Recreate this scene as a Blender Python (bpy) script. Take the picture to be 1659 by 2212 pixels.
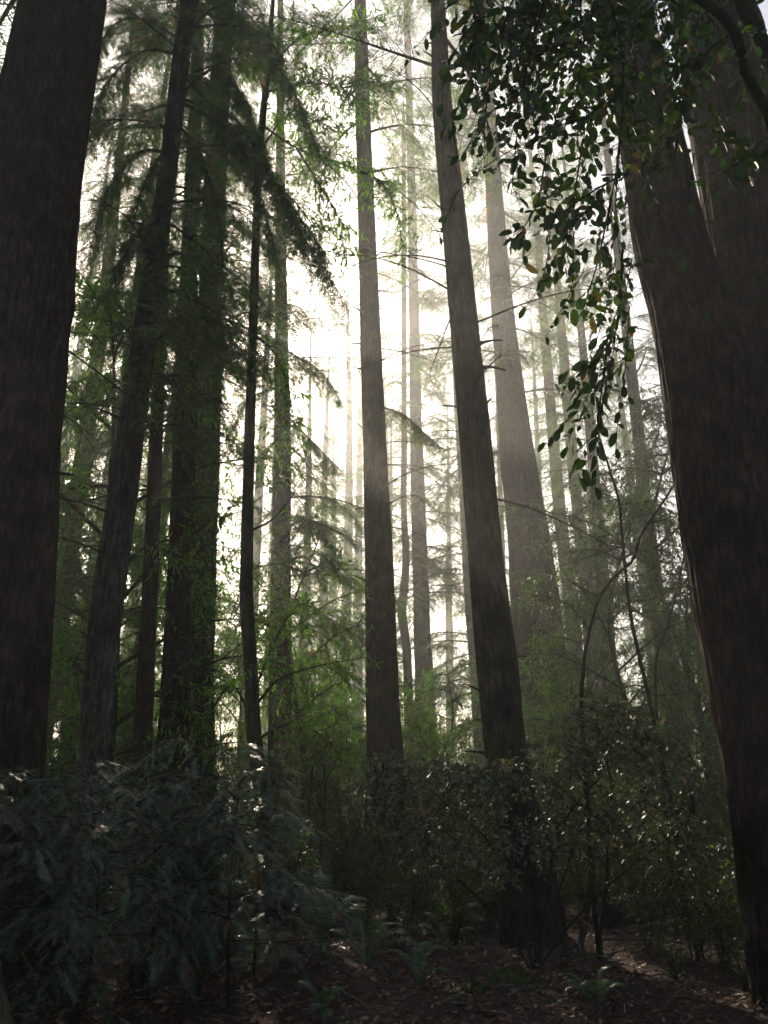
import bpy, math, random
import numpy as np
from mathutils import Matrix, Vector

R = math.radians
scene = bpy.context.scene
for o in list(bpy.data.objects):
    bpy.data.objects.remove(o)

# ------------------------------------------------------------------ camera
F = 1790.0                       # focal length in units of a 1659 x 2212 frame
CX, CY = 829.5, 1106.0
PITCH = R(19.8)
CAM = np.array([0.0, 0.0, 1.6])
cd = bpy.data.cameras.new('camera')
cam = bpy.data.objects.new('camera', cd)
scene.collection.objects.link(cam)
cam.location = CAM
cam.rotation_euler = (R(90) + PITCH, 0, 0)
cd.sensor_fit = 'VERTICAL'
cd.angle = 2 * math.atan(CY / F)
cd.clip_start = 0.05
cd.clip_end = 1200
scene.camera = cam
cd.dof.use_dof = False

# ------------------------------------------------------------------ sky and sun
SUN_EL, SUN_AZ = R(30), R(-14)      # azimuth from +Y towards +X
w = bpy.data.worlds.new('World')
scene.world = w
w.use_nodes = True
nt = w.node_tree
bg = nt.nodes['Background']
sky = nt.nodes.new('ShaderNodeTexSky')
sky.sky_type = 'NISHITA'
sky.sun_disc = False
sky.sun_elevation = SUN_EL
sky.sun_rotation = SUN_AZ
sky.air_density = 1.0
sky.dust_density = 3.0
sky.ozone_density = 1.0
nt.links.new(sky.outputs[0], bg.inputs[0])
bg.inputs[1].default_value = 0.085

ld = bpy.data.lights.new('sun', 'SUN')
ld.energy = 5.0
ld.angle = R(0.5)
ld.color = (1.0, 0.84, 0.63)
sun = bpy.data.objects.new('sun', ld)
scene.collection.objects.link(sun)
SUN_DIR = Vector((math.sin(SUN_AZ) * math.cos(SUN_EL), math.cos(SUN_AZ) * math.cos(SUN_EL), math.sin(SUN_EL)))
sun.rotation_euler = SUN_DIR.to_track_quat('Z', 'Y').to_euler()
sun.location = SUN_DIR * 150

vs = scene.view_settings
vs.view_transform = 'Standard'
vs.look = 'None'
vs.gamma = 1.0
vs.use_curve_mapping = False
vs.exposure = 1.1

scene.render.engine = 'CYCLES'
cy = scene.cycles
cy.use_denoising = True
cy.max_bounces = 6
cy.diffuse_bounces = 3
cy.glossy_bounces = 2
cy.transmission_bounces = 3
cy.volume_bounces = 1
cy.transparent_max_bounces = 6
cy.caustics_reflective = False
cy.caustics_refractive = False
cy.sample_clamp_indirect = 4.0
cy.use_adaptive_sampling = False

# ------------------------------------------------------------------ helpers
COL = scene.collection


def P(px, py, Y):
    """world point seen at frame position (px, py) on the vertical plane y = Y"""
    dx = (px - CX) / F
    dv = (CY - py) / F
    d = np.array([dx, math.cos(PITCH) - dv * math.sin(PITCH), math.sin(PITCH) + dv * math.cos(PITCH)])
    return CAM + d * (Y / d[1])


def scale_at(py, Y):
    dv = (CY - py) / F
    return (Y / (math.cos(PITCH) - dv * math.sin(PITCH))) / F


def ground_z(x, y):
    x = np.asarray(x, float); y = np.asarray(y, float)
    z = 0.07 * np.sin(x * 0.9 + 1.3) * np.cos(y * 0.7) + 0.05 * np.sin(x * 2.1 + y * 1.7) + 0.02 * np.sin(x * 5.3 - y * 4.1)
    z = z + 0.42 * np.exp(-((x + 1.9) ** 2 / 2.2 + (y - 10.2) ** 2 / 1.3))
    z = z + 0.25 * np.exp(-((x + 4.0) ** 2 / 4.0 + (y - 9.0) ** 2 / 3.0))
    far = np.clip((np.hypot(x, y) - 22) / 40, 0, 1)
    z = z + far * (0.5 * np.sin(x * 0.11 + 2) * np.sin(y * 0.09))
    return z


def gz(x, y):
    return float(ground_z(x, y))


def hash3(i, j, k):
    h = (i * 374761393 + j * 668265263 + k * 2147483647) & 0xffffffff
    h = ((h ^ (h >> 13)) * 1274126177) & 0xffffffff
    return ((h ^ (h >> 16)) & 0xffff) / 65535.0 * 2 - 1


def vnoise(p):
    p = np.asarray(p, float)
    i = np.floor(p).astype(np.int64)
    f = p - i
    f = f * f * (3 - 2 * f)
    r = 0
    for a in (0, 1):
        for b in (0, 1):
            for c in (0, 1):
                wt = (f[..., 0] if a else 1 - f[..., 0]) * (f[..., 1] if b else 1 - f[..., 1]) * (f[..., 2] if c else 1 - f[..., 2])
                r = r + wt * hash3(i[..., 0] + a, i[..., 1] + b, i[..., 2] + c)
    return r


class MB:
    """mesh buffer: triangles and quads collected as arrays"""

    def __init__(self):
        self.v, self.t, self.q, self.n = [], [], [], 0

    def add(self, v, t=None, q=None):
        v = np.asarray(v, np.float32).reshape(-1, 3)
        if t is not None and len(t):
            self.t.append(np.asarray(t, np.int32).reshape(-1, 3) + self.n)
        if q is not None and len(q):
            self.q.append(np.asarray(q, np.int32).reshape(-1, 4) + self.n)
        self.v.append(v)
        self.n += len(v)

    def arrays(self):
        v = np.concatenate(self.v) if self.v else np.zeros((0, 3), np.float32)
        t = np.concatenate(self.t) if self.t else np.zeros((0, 3), np.int32)
        q = np.concatenate(self.q) if self.q else np.zeros((0, 4), np.int32)
        return v, t, q

    def mesh(self, name, mat, smooth=False, origin=None):
        v, t, q = self.arrays()
        if origin is not None:
            v = v - np.asarray(origin, np.float32)
        me = bpy.data.meshes.new(name)
        me.vertices.add(len(v))
        me.vertices.foreach_set('co', v.astype(np.float32).ravel())
        nl = len(t) * 3 + len(q) * 4
        me.loops.add(nl)
        me.loops.foreach_set('vertex_index', np.concatenate([t.ravel(), q.ravel()]).astype(np.int32))
        me.polygons.add(len(t) + len(q))
        ls = np.concatenate([np.arange(len(t)) * 3, len(t) * 3 + np.arange(len(q)) * 4]).astype(np.int32)
        me.polygons.foreach_set('loop_start', ls)
        if smooth:
            me.polygons.foreach_set('use_smooth', np.ones(len(t) + len(q), bool))
        me.materials.append(mat)
        me.update()
        me.validate()
        return me


def obj(name, me, parent=None, loc=None, kind=None):
    o = bpy.data.objects.new(name, me)
    COL.objects.link(o)
    if parent is not None:
        o.parent = parent
    if loc is not None:
        o.location = [float(a) for a in loc]
    if kind:
        o['kind'] = kind
    return o


def thing(name, label, cat, loc, group=None):
    o = bpy.data.objects.new(name, None)
    o.empty_display_size = 0.2
    COL.objects.link(o)
    o.location = [float(a) for a in loc]
    o['label'] = label
    o['category'] = cat
    if group:
        o['group'] = group
    return o


def norm(a):
    a = np.asarray(a, float)
    return a / np.maximum(np.linalg.norm(a, axis=-1, keepdims=True), 1e-9)


def resample(pts, n):
    """smooth curve (Catmull-Rom) through pts with n samples; any number of columns"""
    pts = np.asarray(pts, float)
    if len(pts) == 2:
        u = np.linspace(0, 1, n)[:, None]
        return pts[0] * (1 - u) + pts[1] * u
    e = np.vstack([2 * pts[0] - pts[1], pts, 2 * pts[-1] - pts[-2]])
    d = np.concatenate([[0], np.cumsum(np.linalg.norm(np.diff(pts[:, :3], axis=0), axis=1))])
    s = np.linspace(0, d[-1], n)
    k = np.clip(np.searchsorted(d, s, side='right') - 1, 0, len(pts) - 2)
    u = ((s - d[k]) / np.maximum(d[k + 1] - d[k], 1e-9))[:, None]
    p0, p1, p2, p3 = e[k], e[k + 1], e[k + 2], e[k + 3]
    return 0.5 * (2 * p1 + (p2 - p0) * u + (2 * p0 - 5 * p1 + 4 * p2 - p3) * u ** 2 + (3 * p1 - p0 - 3 * p2 + p3) * u ** 3)


def tube(mb, pts, rad, sides=6, caps=False):
    pts = np.asarray(pts, float)
    n = len(pts)
    rad = np.broadcast_to(np.asarray(rad, float), (n,))
    t = norm(np.gradient(pts, axis=0))
    ref = np.array([0.0, 0.0, 1.0]) if abs(t[:, 2]).mean() < 0.8 else np.array([1.0, 0.0, 0.0])
    a = norm(np.cross(t, ref))
    b = np.cross(t, a)
    th = np.arange(sides) * 2 * math.pi / sides
    ring = pts[:, None] + rad[:, None, None] * (np.cos(th)[None, :, None] * a[:, None] + np.sin(th)[None, :, None] * b[:, None])
    i = np.arange(n - 1)[:, None] * sides
    j = np.arange(sides)[None]
    j2 = (j + 1) % sides
    q = np.stack([i + j, i + j2, i + sides + j2, i + sides + j], -1).reshape(-1, 4)
    v = ring.reshape(-1, 3)
    tr = None
    if caps:
        v = np.vstack([v, pts[0], pts[-1]])
        k = n * sides
        jj = np.arange(sides); j3 = (jj + 1) % sides
        tr = np.vstack([np.stack([np.full(sides, k), j3, jj], -1), np.stack([np.full(sides, k + 1), k - 2 * 0 - sides + jj, k - sides + j3], -1)])
    mb.add(v, tr, q)


def stamp(mb, tv, tt, pos, D, N, S):
    """copies of a small template (x along D, z along N) into one buffer"""
    pos = np.asarray(pos, float)
    if len(pos) == 0:
        return
    D = norm(D)
    N = np.asarray(N, float)
    Y = norm(np.cross(N, D))
    Z = np.cross(D, Y)
    S = np.broadcast_to(np.asarray(S, float), (len(pos),))[:, None, None]
    tv = np.asarray(tv, float)
    v = pos[:, None] + S * (tv[None, :, 0:1] * D[:, None] + tv[None, :, 1:2] * Y[:, None] + tv[None, :, 2:3] * Z[:, None])
    k = len(tv)
    t = (np.asarray(tt)[None] + (np.arange(len(pos)) * k)[:, None, None]).reshape(-1, 3)
    mb.add(v.reshape(-1, 3), t)


# ------------------------------------------------------------------ materials
def new_mat(name):
    m = bpy.data.materials.new(name)
    m.use_nodes = True
    nt = m.node_tree
    for n in list(nt.nodes):
        if n.type not in ('OUTPUT_MATERIAL',):
            nt.nodes.remove(n)
    out = [n for n in nt.nodes if n.type == 'OUTPUT_MATERIAL'][0]
    return m, nt, out


def ramp(nt, stops, fac):
    r = nt.nodes.new('ShaderNodeValToRGB')
    els = r.color_ramp.elements
    while len(els) < len(stops):
        els.new(0.5)
    for e, (p, c) in zip(els, stops):
        e.position = p
        e.color = (*c, 1)
    nt.links.new(fac, r.inputs[0])
    return r.outputs[0]


def leaf_mat(name, stops, trans=0.4, rough=0.45, spec=0.4, tcol=None):
    m, nt, out = new_mat(name)
    L = nt.links.new
    geo = nt.nodes.new('ShaderNodeNewGeometry')
    oi = nt.nodes.new('ShaderNodeObjectInfo')
    ad = nt.nodes.new('ShaderNodeMath'); ad.operation = 'ADD'
    fr = nt.nodes.new('ShaderNodeMath'); fr.operation = 'FRACT'
    L(geo.outputs['Random Per Island'], ad.inputs[0])
    L(oi.outputs['Random'], ad.inputs[1])
    L(ad.outputs[0], fr.inputs[0])
    c = ramp(nt, stops, fr.outputs[0])
    p = nt.nodes.new('ShaderNodeBsdfPrincipled')
    L(c, p.inputs['Base Color'])
    p.inputs['Roughness'].default_value = rough
    p.inputs['Specular IOR Level'].default_value = spec
    t = nt.nodes.new('ShaderNodeBsdfTranslucent')
    g = nt.nodes.new('ShaderNodeMix'); g.data_type = 'RGBA'; g.blend_type = 'MULTIPLY'
    g.inputs[0].default_value = 1.0
    L(c, g.inputs[6])
    g.inputs[7].default_value = (*(tcol or (2.4, 2.6, 1.0)), 1)
    L(g.outputs[2], t.inputs[0])
    mx = nt.nodes.new('ShaderNodeMixShader')
    mx.inputs[0].default_value = trans
    L(p.outputs[0], mx.inputs[1])
    L(t.outputs[0], mx.inputs[2])
    L(mx.outputs[0], out.inputs[0])
    return m


def bark_mat(name, dark, mid, light, sx=9.0, sz=0.9, moss=0.0, bump=1.0, pale_foot=None):
    m, nt, out = new_mat(name)
    L = nt.links.new
    tc = nt.nodes.new('ShaderNodeTexCoord')
    mp = nt.nodes.new('ShaderNodeMapping')
    mp.inputs['Scale'].default_value = (sx, sx, sz)
    L(tc.outputs['Object'], mp.inputs[0])
    n1 = nt.nodes.new('ShaderNodeTexNoise')
    n1.inputs['Scale'].default_value = 1.6
    n1.inputs['Detail'].default_value = 9
    n1.inputs['Roughness'].default_value = 0.68
    n1.inputs['Distortion'].default_value = 0.4
    L(mp.outputs[0], n1.inputs['Vector'])
    c = ramp(nt, [(0.38, dark), (0.5, mid), (0.66, light)], n1.outputs[0])
    n2 = nt.nodes.new('ShaderNodeTexNoise')
    n2.inputs['Scale'].default_value = 0.9
    n2.inputs['Detail'].default_value = 5
    L(tc.outputs['Object'], n2.inputs['Vector'])
    mk = nt.nodes.new('ShaderNodeMapRange')
    mk.inputs['From Min'].default_value = 0.35
    mk.inputs['From Max'].default_value = 0.65
    mk.inputs['To Min'].default_value = 0.55
    mk.inputs['To Max'].default_value = 1.35
    n3 = nt.nodes.new('ShaderNodeTexNoise')
    n3.inputs['Scale'].default_value = 3.5
    n3.inputs['Detail'].default_value = 6
    L(tc.outputs['Object'], n3.inputs['Vector'])
    L(n3.outputs[0], mk.inputs[0])
    mm = nt.nodes.new('ShaderNodeMix'); mm.data_type = 'RGBA'; mm.blend_type = 'MULTIPLY'
    mm.inputs[0].default_value = 1.0
    L(c, mm.inputs[6])
    L(mk.outputs[0], mm.inputs[7])
    c = mm.outputs[2]
    if pale_foot:
        # grey foot, bark colour darker higher up the stem
        sp = nt.nodes.new('ShaderNodeSeparateXYZ')
        L(tc.outputs['Object'], sp.inputs[0])
        ph = nt.nodes.new('ShaderNodeMapRange')
        ph.inputs['From Min'].default_value = pale_foot[0]
        ph.inputs['From Max'].default_value = pale_foot[1]
        ph.inputs['To Min'].default_value = 1.0
        ph.inputs['To Max'].default_value = 0.3
        L(sp.outputs[2], ph.inputs[0])
        pm = nt.nodes.new('ShaderNodeMix'); pm.data_type = 'RGBA'; pm.blend_type = 'MULTIPLY'
        pm.inputs[0].default_value = 1.0
        L(c, pm.inputs[6])
        L(ph.outputs[0], pm.inputs[7])
        c = pm.outputs[2]
    if moss > 0:
        mr = nt.nodes.new('ShaderNodeMapRange')
        mr.inputs['From Min'].default_value = 0.62 - moss * 0.35
        mr.inputs['From Max'].default_value = 0.78 - moss * 0.25
        mr.inputs['To Max'].default_value = 0.8
        L(n2.outputs[0], mr.inputs[0])
        mx = nt.nodes.new('ShaderNodeMix'); mx.data_type = 'RGBA'
        L(mr.outputs[0], mx.inputs[0])
        L(c, mx.inputs[6])
        mx.inputs[7].default_value = (0.045, 0.062, 0.022, 1)
        c = mx.outputs[2]
    p = nt.nodes.new('ShaderNodeBsdfPrincipled')
    L(c, p.inputs['Base Color'])
    p.inputs['Roughness'].default_value = 0.9
    p.inputs['Specular IOR Level'].default_value = 0.15
    b = nt.nodes.new('ShaderNodeBump')
    b.inputs['Strength'].default_value = bump
    b.inputs['Distance'].default_value = 0.06
    L(n1.outputs[0], b.inputs['Height'])
    L(b.outputs[0], p.inputs['Normal'])
    L(p.outputs[0], out.inputs[0])
    return m


M = {}
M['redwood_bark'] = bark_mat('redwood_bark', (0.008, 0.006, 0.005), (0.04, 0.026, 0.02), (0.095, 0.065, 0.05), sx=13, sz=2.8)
M['grey_foot_bark'] = bark_mat('grey_foot_bark', (0.04, 0.037, 0.033), (0.15, 0.14, 0.125), (0.3, 0.29, 0.26), sx=13, sz=2.2, moss=0.3, pale_foot=(2.5, 6.0))
M['grey_bark'] = bark_mat('grey_bark', (0.04, 0.037, 0.033), (0.16, 0.15, 0.135), (0.32, 0.31, 0.28), sx=11, sz=1.6, moss=0.3)
M['fir_bark'] = bark_mat('fir_bark', (0.012, 0.01, 0.008), (0.05, 0.04, 0.03), (0.11, 0.092, 0.07), sx=10, sz=2.2, moss=0.35, bump=0.9)
M['dark_bark'] = bark_mat('dark_bark', (0.015, 0.016, 0.011), (0.045, 0.045, 0.03), (0.09, 0.09, 0.06), sx=12, sz=4, moss=0.6)
M['twig'] = bark_mat('twig_bark', (0.02, 0.015, 0.01), (0.05, 0.038, 0.027), (0.1, 0.08, 0.06), sx=30, sz=20)
M['log'] = bark_mat('log_bark', (0.02, 0.014, 0.01), (0.06, 0.04, 0.028), (0.12, 0.09, 0.065), sx=9, sz=9, moss=0.3)
G1, G2, G3 = (0.016, 0.036, 0.019), (0.035, 0.068, 0.03), (0.055, 0.09, 0.035)
M['redwood_leaf'] = leaf_mat('redwood_foliage', [(0, (0.018, 0.045, 0.022)), (0.55, (0.038, 0.085, 0.032)), (0.95, (0.06, 0.11, 0.032)), (0.96, (0.16, 0.07, 0.03)), (1, (0.16, 0.06, 0.028))], trans=0.45, tcol=(2.8, 3.0, 0.8))
M['sprout_leaf'] = leaf_mat('redwood_sprout_foliage', [(0, (0.028, 0.062, 0.04)), (0.5, (0.06, 0.115, 0.075)), (0.93, (0.12, 0.2, 0.14)), (0.94, (0.2, 0.08, 0.04)), (1, (0.27, 0.12, 0.06))], trans=0.15, rough=0.35, spec=0.8)
M['bay_leaf'] = leaf_mat('bay_foliage', [(0, (0.045, 0.1, 0.022)), (0.6, (0.075, 0.14, 0.03)), (1, (0.12, 0.175, 0.04))], trans=0.62, tcol=(2.3, 3.0, 0.9))
M['shrub_leaf'] = leaf_mat('shrub_foliage', [(0, (0.025, 0.055, 0.02)), (0.6, (0.05, 0.095, 0.03)), (1, (0.08, 0.12, 0.035))], trans=0.4, rough=0.42, spec=0.45)
M['tanoak_leaf'] = leaf_mat('tanoak_leaves', [(0, (0.028, 0.058, 0.022)), (0.7, (0.05, 0.09, 0.03)), (0.92, (0.08, 0.12, 0.035)), (0.93, (0.16, 0.09, 0.045)), (1, (0.2, 0.12, 0.06))], trans=0.22, rough=0.42, spec=0.45, tcol=(2.0, 2.7, 0.6))
M['pale_leaf'] = leaf_mat('pale_tanoak_leaves', [(0, (0.05, 0.085, 0.045)), (0.5, (0.09, 0.13, 0.07)), (0.8, (0.15, 0.18, 0.12)), (0.84, (0.24, 0.17, 0.11)), (1, (0.3, 0.19, 0.12))], trans=0.2, rough=0.42, spec=0.55, tcol=(1.6, 1.8, 0.9))
M['fern_leaf'] = leaf_mat('fern_leaves', [(0, (0.05, 0.1, 0.045)), (1, (0.1, 0.18, 0.085))], trans=0.3, rough=0.3, spec=0.7)
M['litter_leaf'] = leaf_mat('fallen_leaves', [(0, (0.06, 0.02, 0.012)), (0.4, (0.15, 0.055, 0.028)), (0.75, (0.24, 0.095, 0.05)), (0.93, (0.3, 0.15, 0.085)), (1, (0.42, 0.3, 0.22))], trans=0.1, rough=0.5, spec=0.4, tcol=(1.5, 1.2, 1))
M['orange_leaf'] = leaf_mat('orange_fallen_leaf', [(0, (0.36, 0.15, 0.07)), (1, (0.42, 0.19, 0.09))], trans=0.1, tcol=(1.4, 1.1, 1))


def ground_mat():
    m, nt, out = new_mat('forest_floor')
    L = nt.links.new
    tc = nt.nodes.new('ShaderNodeTexCoord')
    n1 = nt.nodes.new('ShaderNodeTexNoise')
    n1.inputs['Scale'].default_value = 7
    n1.inputs['Detail'].default_value = 10
    n1.inputs['Roughness'].default_value = 0.7
    L(tc.outputs['Object'], n1.inputs['Vector'])
    c = ramp(nt, [(0.3, (0.014, 0.008, 0.006)), (0.52, (0.05, 0.026, 0.016)), (0.75, (0.1, 0.055, 0.035))], n1.outputs[0])
    n2 = nt.nodes.new('ShaderNodeTexNoise')
    n2.inputs['Scale'].default_value = 0.5
    n2.inputs['Detail'].default_value = 6
    L(tc.outputs['Object'], n2.inputs['Vector'])
    mr = nt.nodes.new('ShaderNodeMapRange')
    mr.inputs['From Min'].default_value = 0.56
    mr.inputs['From Max'].default_value = 0.7
    L(n2.outputs[0], mr.inputs[0])
    mx = nt.nodes.new('ShaderNodeMix'); mx.data_type = 'RGBA'
    L(mr.outputs[0], mx.inputs[0]); L(c, mx.inputs[6])
    mx.inputs[7].default_value = (0.03, 0.042, 0.014, 1)
    p = nt.nodes.new('ShaderNodeBsdfPrincipled')
    L(mx.outputs[2], p.inputs['Base Color'])
    p.inputs['Roughness'].default_value = 0.95
    b = nt.nodes.new('ShaderNodeBump'); b.inputs['Strength'].default_value = 0.8; b.inputs['Distance'].default_value = 0.05
    L(n1.outputs[0], b.inputs['Height']); L(b.outputs[0], p.inputs['Normal'])
    L(p.outputs[0], out.inputs[0])
    return m


def moss_mat():
    m, nt, out = new_mat('moss')
    L = nt.links.new
    tc = nt.nodes.new('ShaderNodeTexCoord')
    n1 = nt.nodes.new('ShaderNodeTexNoise')
    n1.inputs['Scale'].default_value = 22
    n1.inputs['Detail'].default_value = 8
    L(tc.outputs['Object'], n1.inputs['Vector'])
    c = ramp(nt, [(0.3, (0.02, 0.03, 0.006)), (0.55, (0.06, 0.09, 0.015)), (0.75, (0.11, 0.14, 0.03))], n1.outputs[0])
    p = nt.nodes.new('ShaderNodeBsdfPrincipled')
    L(c, p.inputs['Base Color'])
    p.inputs['Roughness'].default_value = 1.0
    b = nt.nodes.new('ShaderNodeBump'); b.inputs['Strength'].default_value = 1.0; b.inputs['Distance'].default_value = 0.03
    L(n1.outputs[0], b.inputs['Height']); L(b.outputs[0], p.inputs['Normal'])
    L(p.outputs[0], out.inputs[0])
    return m


M['ground'] = ground_mat()
M['moss'] = moss_mat()

# ------------------------------------------------------------------ ground
xs = np.concatenate([np.linspace(-180, -24, 14, endpoint=False), np.linspace(-24, 24, 161), np.linspace(24, 180, 15)[1:]])
ys = np.concatenate([np.linspace(-180, -6, 12, endpoint=False), np.linspace(-6, 42, 161), np.linspace(42, 180, 15)[1:]])
gx, gy = np.meshgrid(xs, ys)
gm = MB()
nx = len(xs)
ii, jj = np.meshgrid(np.arange(len(ys) - 1), np.arange(nx - 1), indexing='ij')
qq = np.stack([ii * nx + jj, ii * nx + jj + 1, (ii + 1) * nx + jj + 1, (ii + 1) * nx + jj], -1).reshape(-1, 4)
gm.add(np.stack([gx, gy, ground_z(gx, gy)], -1).reshape(-1, 3), None, qq)
obj('ground', gm.mesh('ground', M['ground'], True), kind='structure')

# ------------------------------------------------------------------ leaf templates
def spray_template(n, L, wd, bw, seed=0, fwd=0.55):
    rg = np.random.RandomState(seed)
    m = 2 * n + 1
    v = [(L * i / m, 0, -0.03 * L * (i / m) ** 2) for i in range(m + 1)]
    t = []
    for i in range(n):
        s = (i + 0.4) / n
        x = s * L
        ln = wd * (0.45 + 0.55 * math.sin(min(1, s * 1.25 + 0.2) * math.pi * 0.8)) * rg.uniform(0.75, 1.15)
        for sg in (-1, 1):
            k = len(v)
            v.append((x + ln * fwd * rg.uniform(0.8, 1.2), sg * ln, rg.uniform(-0.35, 0.2) * ln - 0.03 * L * s * s))
            t.append((2 * i, 2 * i + 1, k) if sg > 0 else (2 * i + 2, 2 * i + 1, k))
    return np.array(v), np.array(t)


SPRAY_HI = [spray_template(13, 0.15, 0.027, 0.0075, s, 0.5) for s in (1, 2)]
SPRAY_MID = [spray_template(6, 0.21, 0.06, 0.022, s) for s in (3, 4)]
SPRAY_LOW = [spray_template(4, 0.36, 0.13, 0.06, s) for s in (5, 6)]
SPRAY_BIG = [spray_template(4, 0.7, 0.28, 0.15, s) for s in (8, 9)]

# lance-shaped leaf folded along its midrib, unit length
LANCE_V = np.array([(0, 0, 0), (0.28, 0.13, 0.03), (0.3, 0, 0), (0.28, -0.13, 0.03), (0.7, 0.11, 0.0), (0.7, 0, -0.03), (0.7, -0.11, 0.0), (1, 0, -0.09)])
LANCE_T = np.array([(0, 2, 1), (0, 3, 2), (1, 2, 5), (1, 5, 4), (2, 3, 6), (2, 6, 5), (4, 5, 7), (5, 6, 7)])
DIAM_V = np.array([(0, 0, 0), (0.45, 0.16, 0.03), (1, 0, -0.06), (0.45, -0.16, 0.03)])
DIAM_T = np.array([(0, 2, 1), (0, 3, 2)])


def oak_template():
    """oblong toothed leaf with a midrib fold, unit length"""
    ys = [(0.0, 0.012), (0.12, 0.012), (0.2, 0.12), (0.32, 0.19), (0.38, 0.185), (0.5, 0.225), (0.56, 0.21), (0.68, 0.215), (0.74, 0.185), (0.85, 0.14), (0.9, 0.1), (1.0, 0.0)]
    v, t = [], []
    for x, y in ys:
        z = -0.12 * x * x
        v += [(x, y, z + 0.22 * y), (x, 0, z), (x, -y, z + 0.22 * y)]
    for i in range(len(ys) - 1):
        a = 3 * i
        t += [(a, a + 1, a + 4), (a, a + 4, a + 3), (a + 1, a + 2, a + 5), (a + 1, a + 5, a + 4)]
    return np.array(v), np.array(t)


OAK_V, OAK_T = oak_template()

# ------------------------------------------------------------------ boughs of conifer foliage
def bough_geo(wood, leaf, axis, r0, rg, ntw, twlen, dens, tmpl, droop=0.35, sc=(0.8, 1.25), hang=0.25, s0=0.12):
    axis = np.asarray(axis, float)
    n = len(axis)
    tube(wood, axis, np.linspace(r0, r0 * 0.12, n), 5)
    tan = norm(np.gradient(axis, axis=0))
    pos, D, N, S = [], [], [], []
    for k in range(ntw):
        s = s0 + (1 - s0) * (k + rg.uniform(0, 1)) / ntw
        f = s * (n - 1); i = min(int(f), n - 2); u = f - i
        p = axis[i] * (1 - u) + axis[i + 1] * u
        t = tan[i]
        side = np.cross(t, (0, 0, 1.0))
        side = side / max(np.linalg.norm(side), 1e-6) * (1 if k % 2 else -1)
        d = norm(t * rg.uniform(0.3, 0.8) + side * rg.uniform(0.6, 1.0) + np.array([0, 0, rg.uniform(-0.45, 0.2)]))
        ln = twlen * (0.3 + 0.7 * (1 - s) ** 0.6) * rg.uniform(0.55, 1.2)
        m = 5
        uu = np.linspace(0, 1, m)[:, None]
        tw = p + d * ln * uu + np.array([0, 0, -1.0]) * droop * ln * uu ** 2
        tube(wood, tw, np.linspace(max(r0 * 0.3, 0.003), 0.0015, m), 3)
        ns = max(3, int(ln * dens))
        us = np.linspace(0.08, 1, ns) + rg.uniform(-0.04, 0.04, ns)
        for j, q in enumerate(us):
            q = min(max(q, 0), 1)
            pp = p + d * ln * q + np.array([0, 0, -droop * ln * q * q])
            tt = norm(d + np.array([0, 0, -2 * droop * q]))
            sd = norm(np.cross(tt, (0, 0, 1)))
            a = rg.uniform(0.35, 1.0) * (1 if j % 2 else -1)
            if j == ns - 1:
                a = 0
            dd = tt * math.cos(a) + sd * math.sin(a) + np.array([0, 0, -rg.uniform(0, hang * 2)])
            pos.append(pp); D.append(dd)
            N.append(np.array([rg.normal(0, 0.35), rg.normal(0, 0.35), 1.0]))
            S.append(rg.uniform(*sc))
    pos, D, N, S = map(np.array, (pos, D, N, S))
    pick = rg.randint(0, len(tmpl), len(pos))
    for k, (tv, tt) in enumerate(tmpl):
        mk = pick == k
        stamp(leaf, tv, tt, pos[mk], D[mk], N[mk], S[mk])


def std_axis(L, rise, droop, rg, n=9):
    u = np.linspace(0, 1, n)
    return np.stack([L * u, 0.06 * L * np.sin(u * 3 + rg.uniform(0, 6)), L * (rise * u - droop * u ** 2)], -1)


rg = np.random.RandomState(7)
BOUGH = []          # shared bough meshes of unit-ish 2.6 m length
for i in range(6):
    wm, lm = MB(), MB()
    bough_geo(wm, lm, std_axis(2.6, rg.uniform(0.0, 0.25), rg.uniform(0.3, 0.55), rg), 0.028, rg, 28, 1.05, 14, SPRAY_MID, sc=(0.8, 1.4))
    BOUGH.append((wm, lm, wm.mesh('bough', M['twig']), lm.mesh('bough_foliage', M['redwood_leaf'])))
DEAD = []
for i in range(4):
    wm = MB()
    ax = std_axis(2.2, rg.uniform(0.05, 0.4), rg.uniform(0.2, 0.75), rg, 12)
    tube(wm, ax, np.linspace(0.018, 0.004, 12), 5)
    for k in range(7):
        p = ax[rg.randint(3, 11)]
        d = norm([rg.uniform(0.4, 1), rg.uniform(-0.8, 0.8), rg.uniform(-0.6, 0.2)])
        uu = np.linspace(0, 1, 4)[:, None]
        tube(wm, p + d * rg.uniform(0.2, 0.6) * uu + np.array([0, 0, -0.15]) * uu ** 2, np.linspace(0.007, 0.002, 4), 3)
    DEAD.append(wm.mesh('dead_branch', M['twig']))


def place_bough(tree, at, az, scale, tilt, rg, k=None):
    b = BOUGH[rg.randint(len(BOUGH)) if k is None else k]
    o = obj('bough', b[2], tree)
    o.location = [float(a) for a in at]
    o.rotation_euler = (rg.uniform(-0.15, 0.15), tilt, az)
    o.scale = (scale,) * 3
    f = obj('foliage', b[3], o, kind='stuff')
    return o


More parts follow.
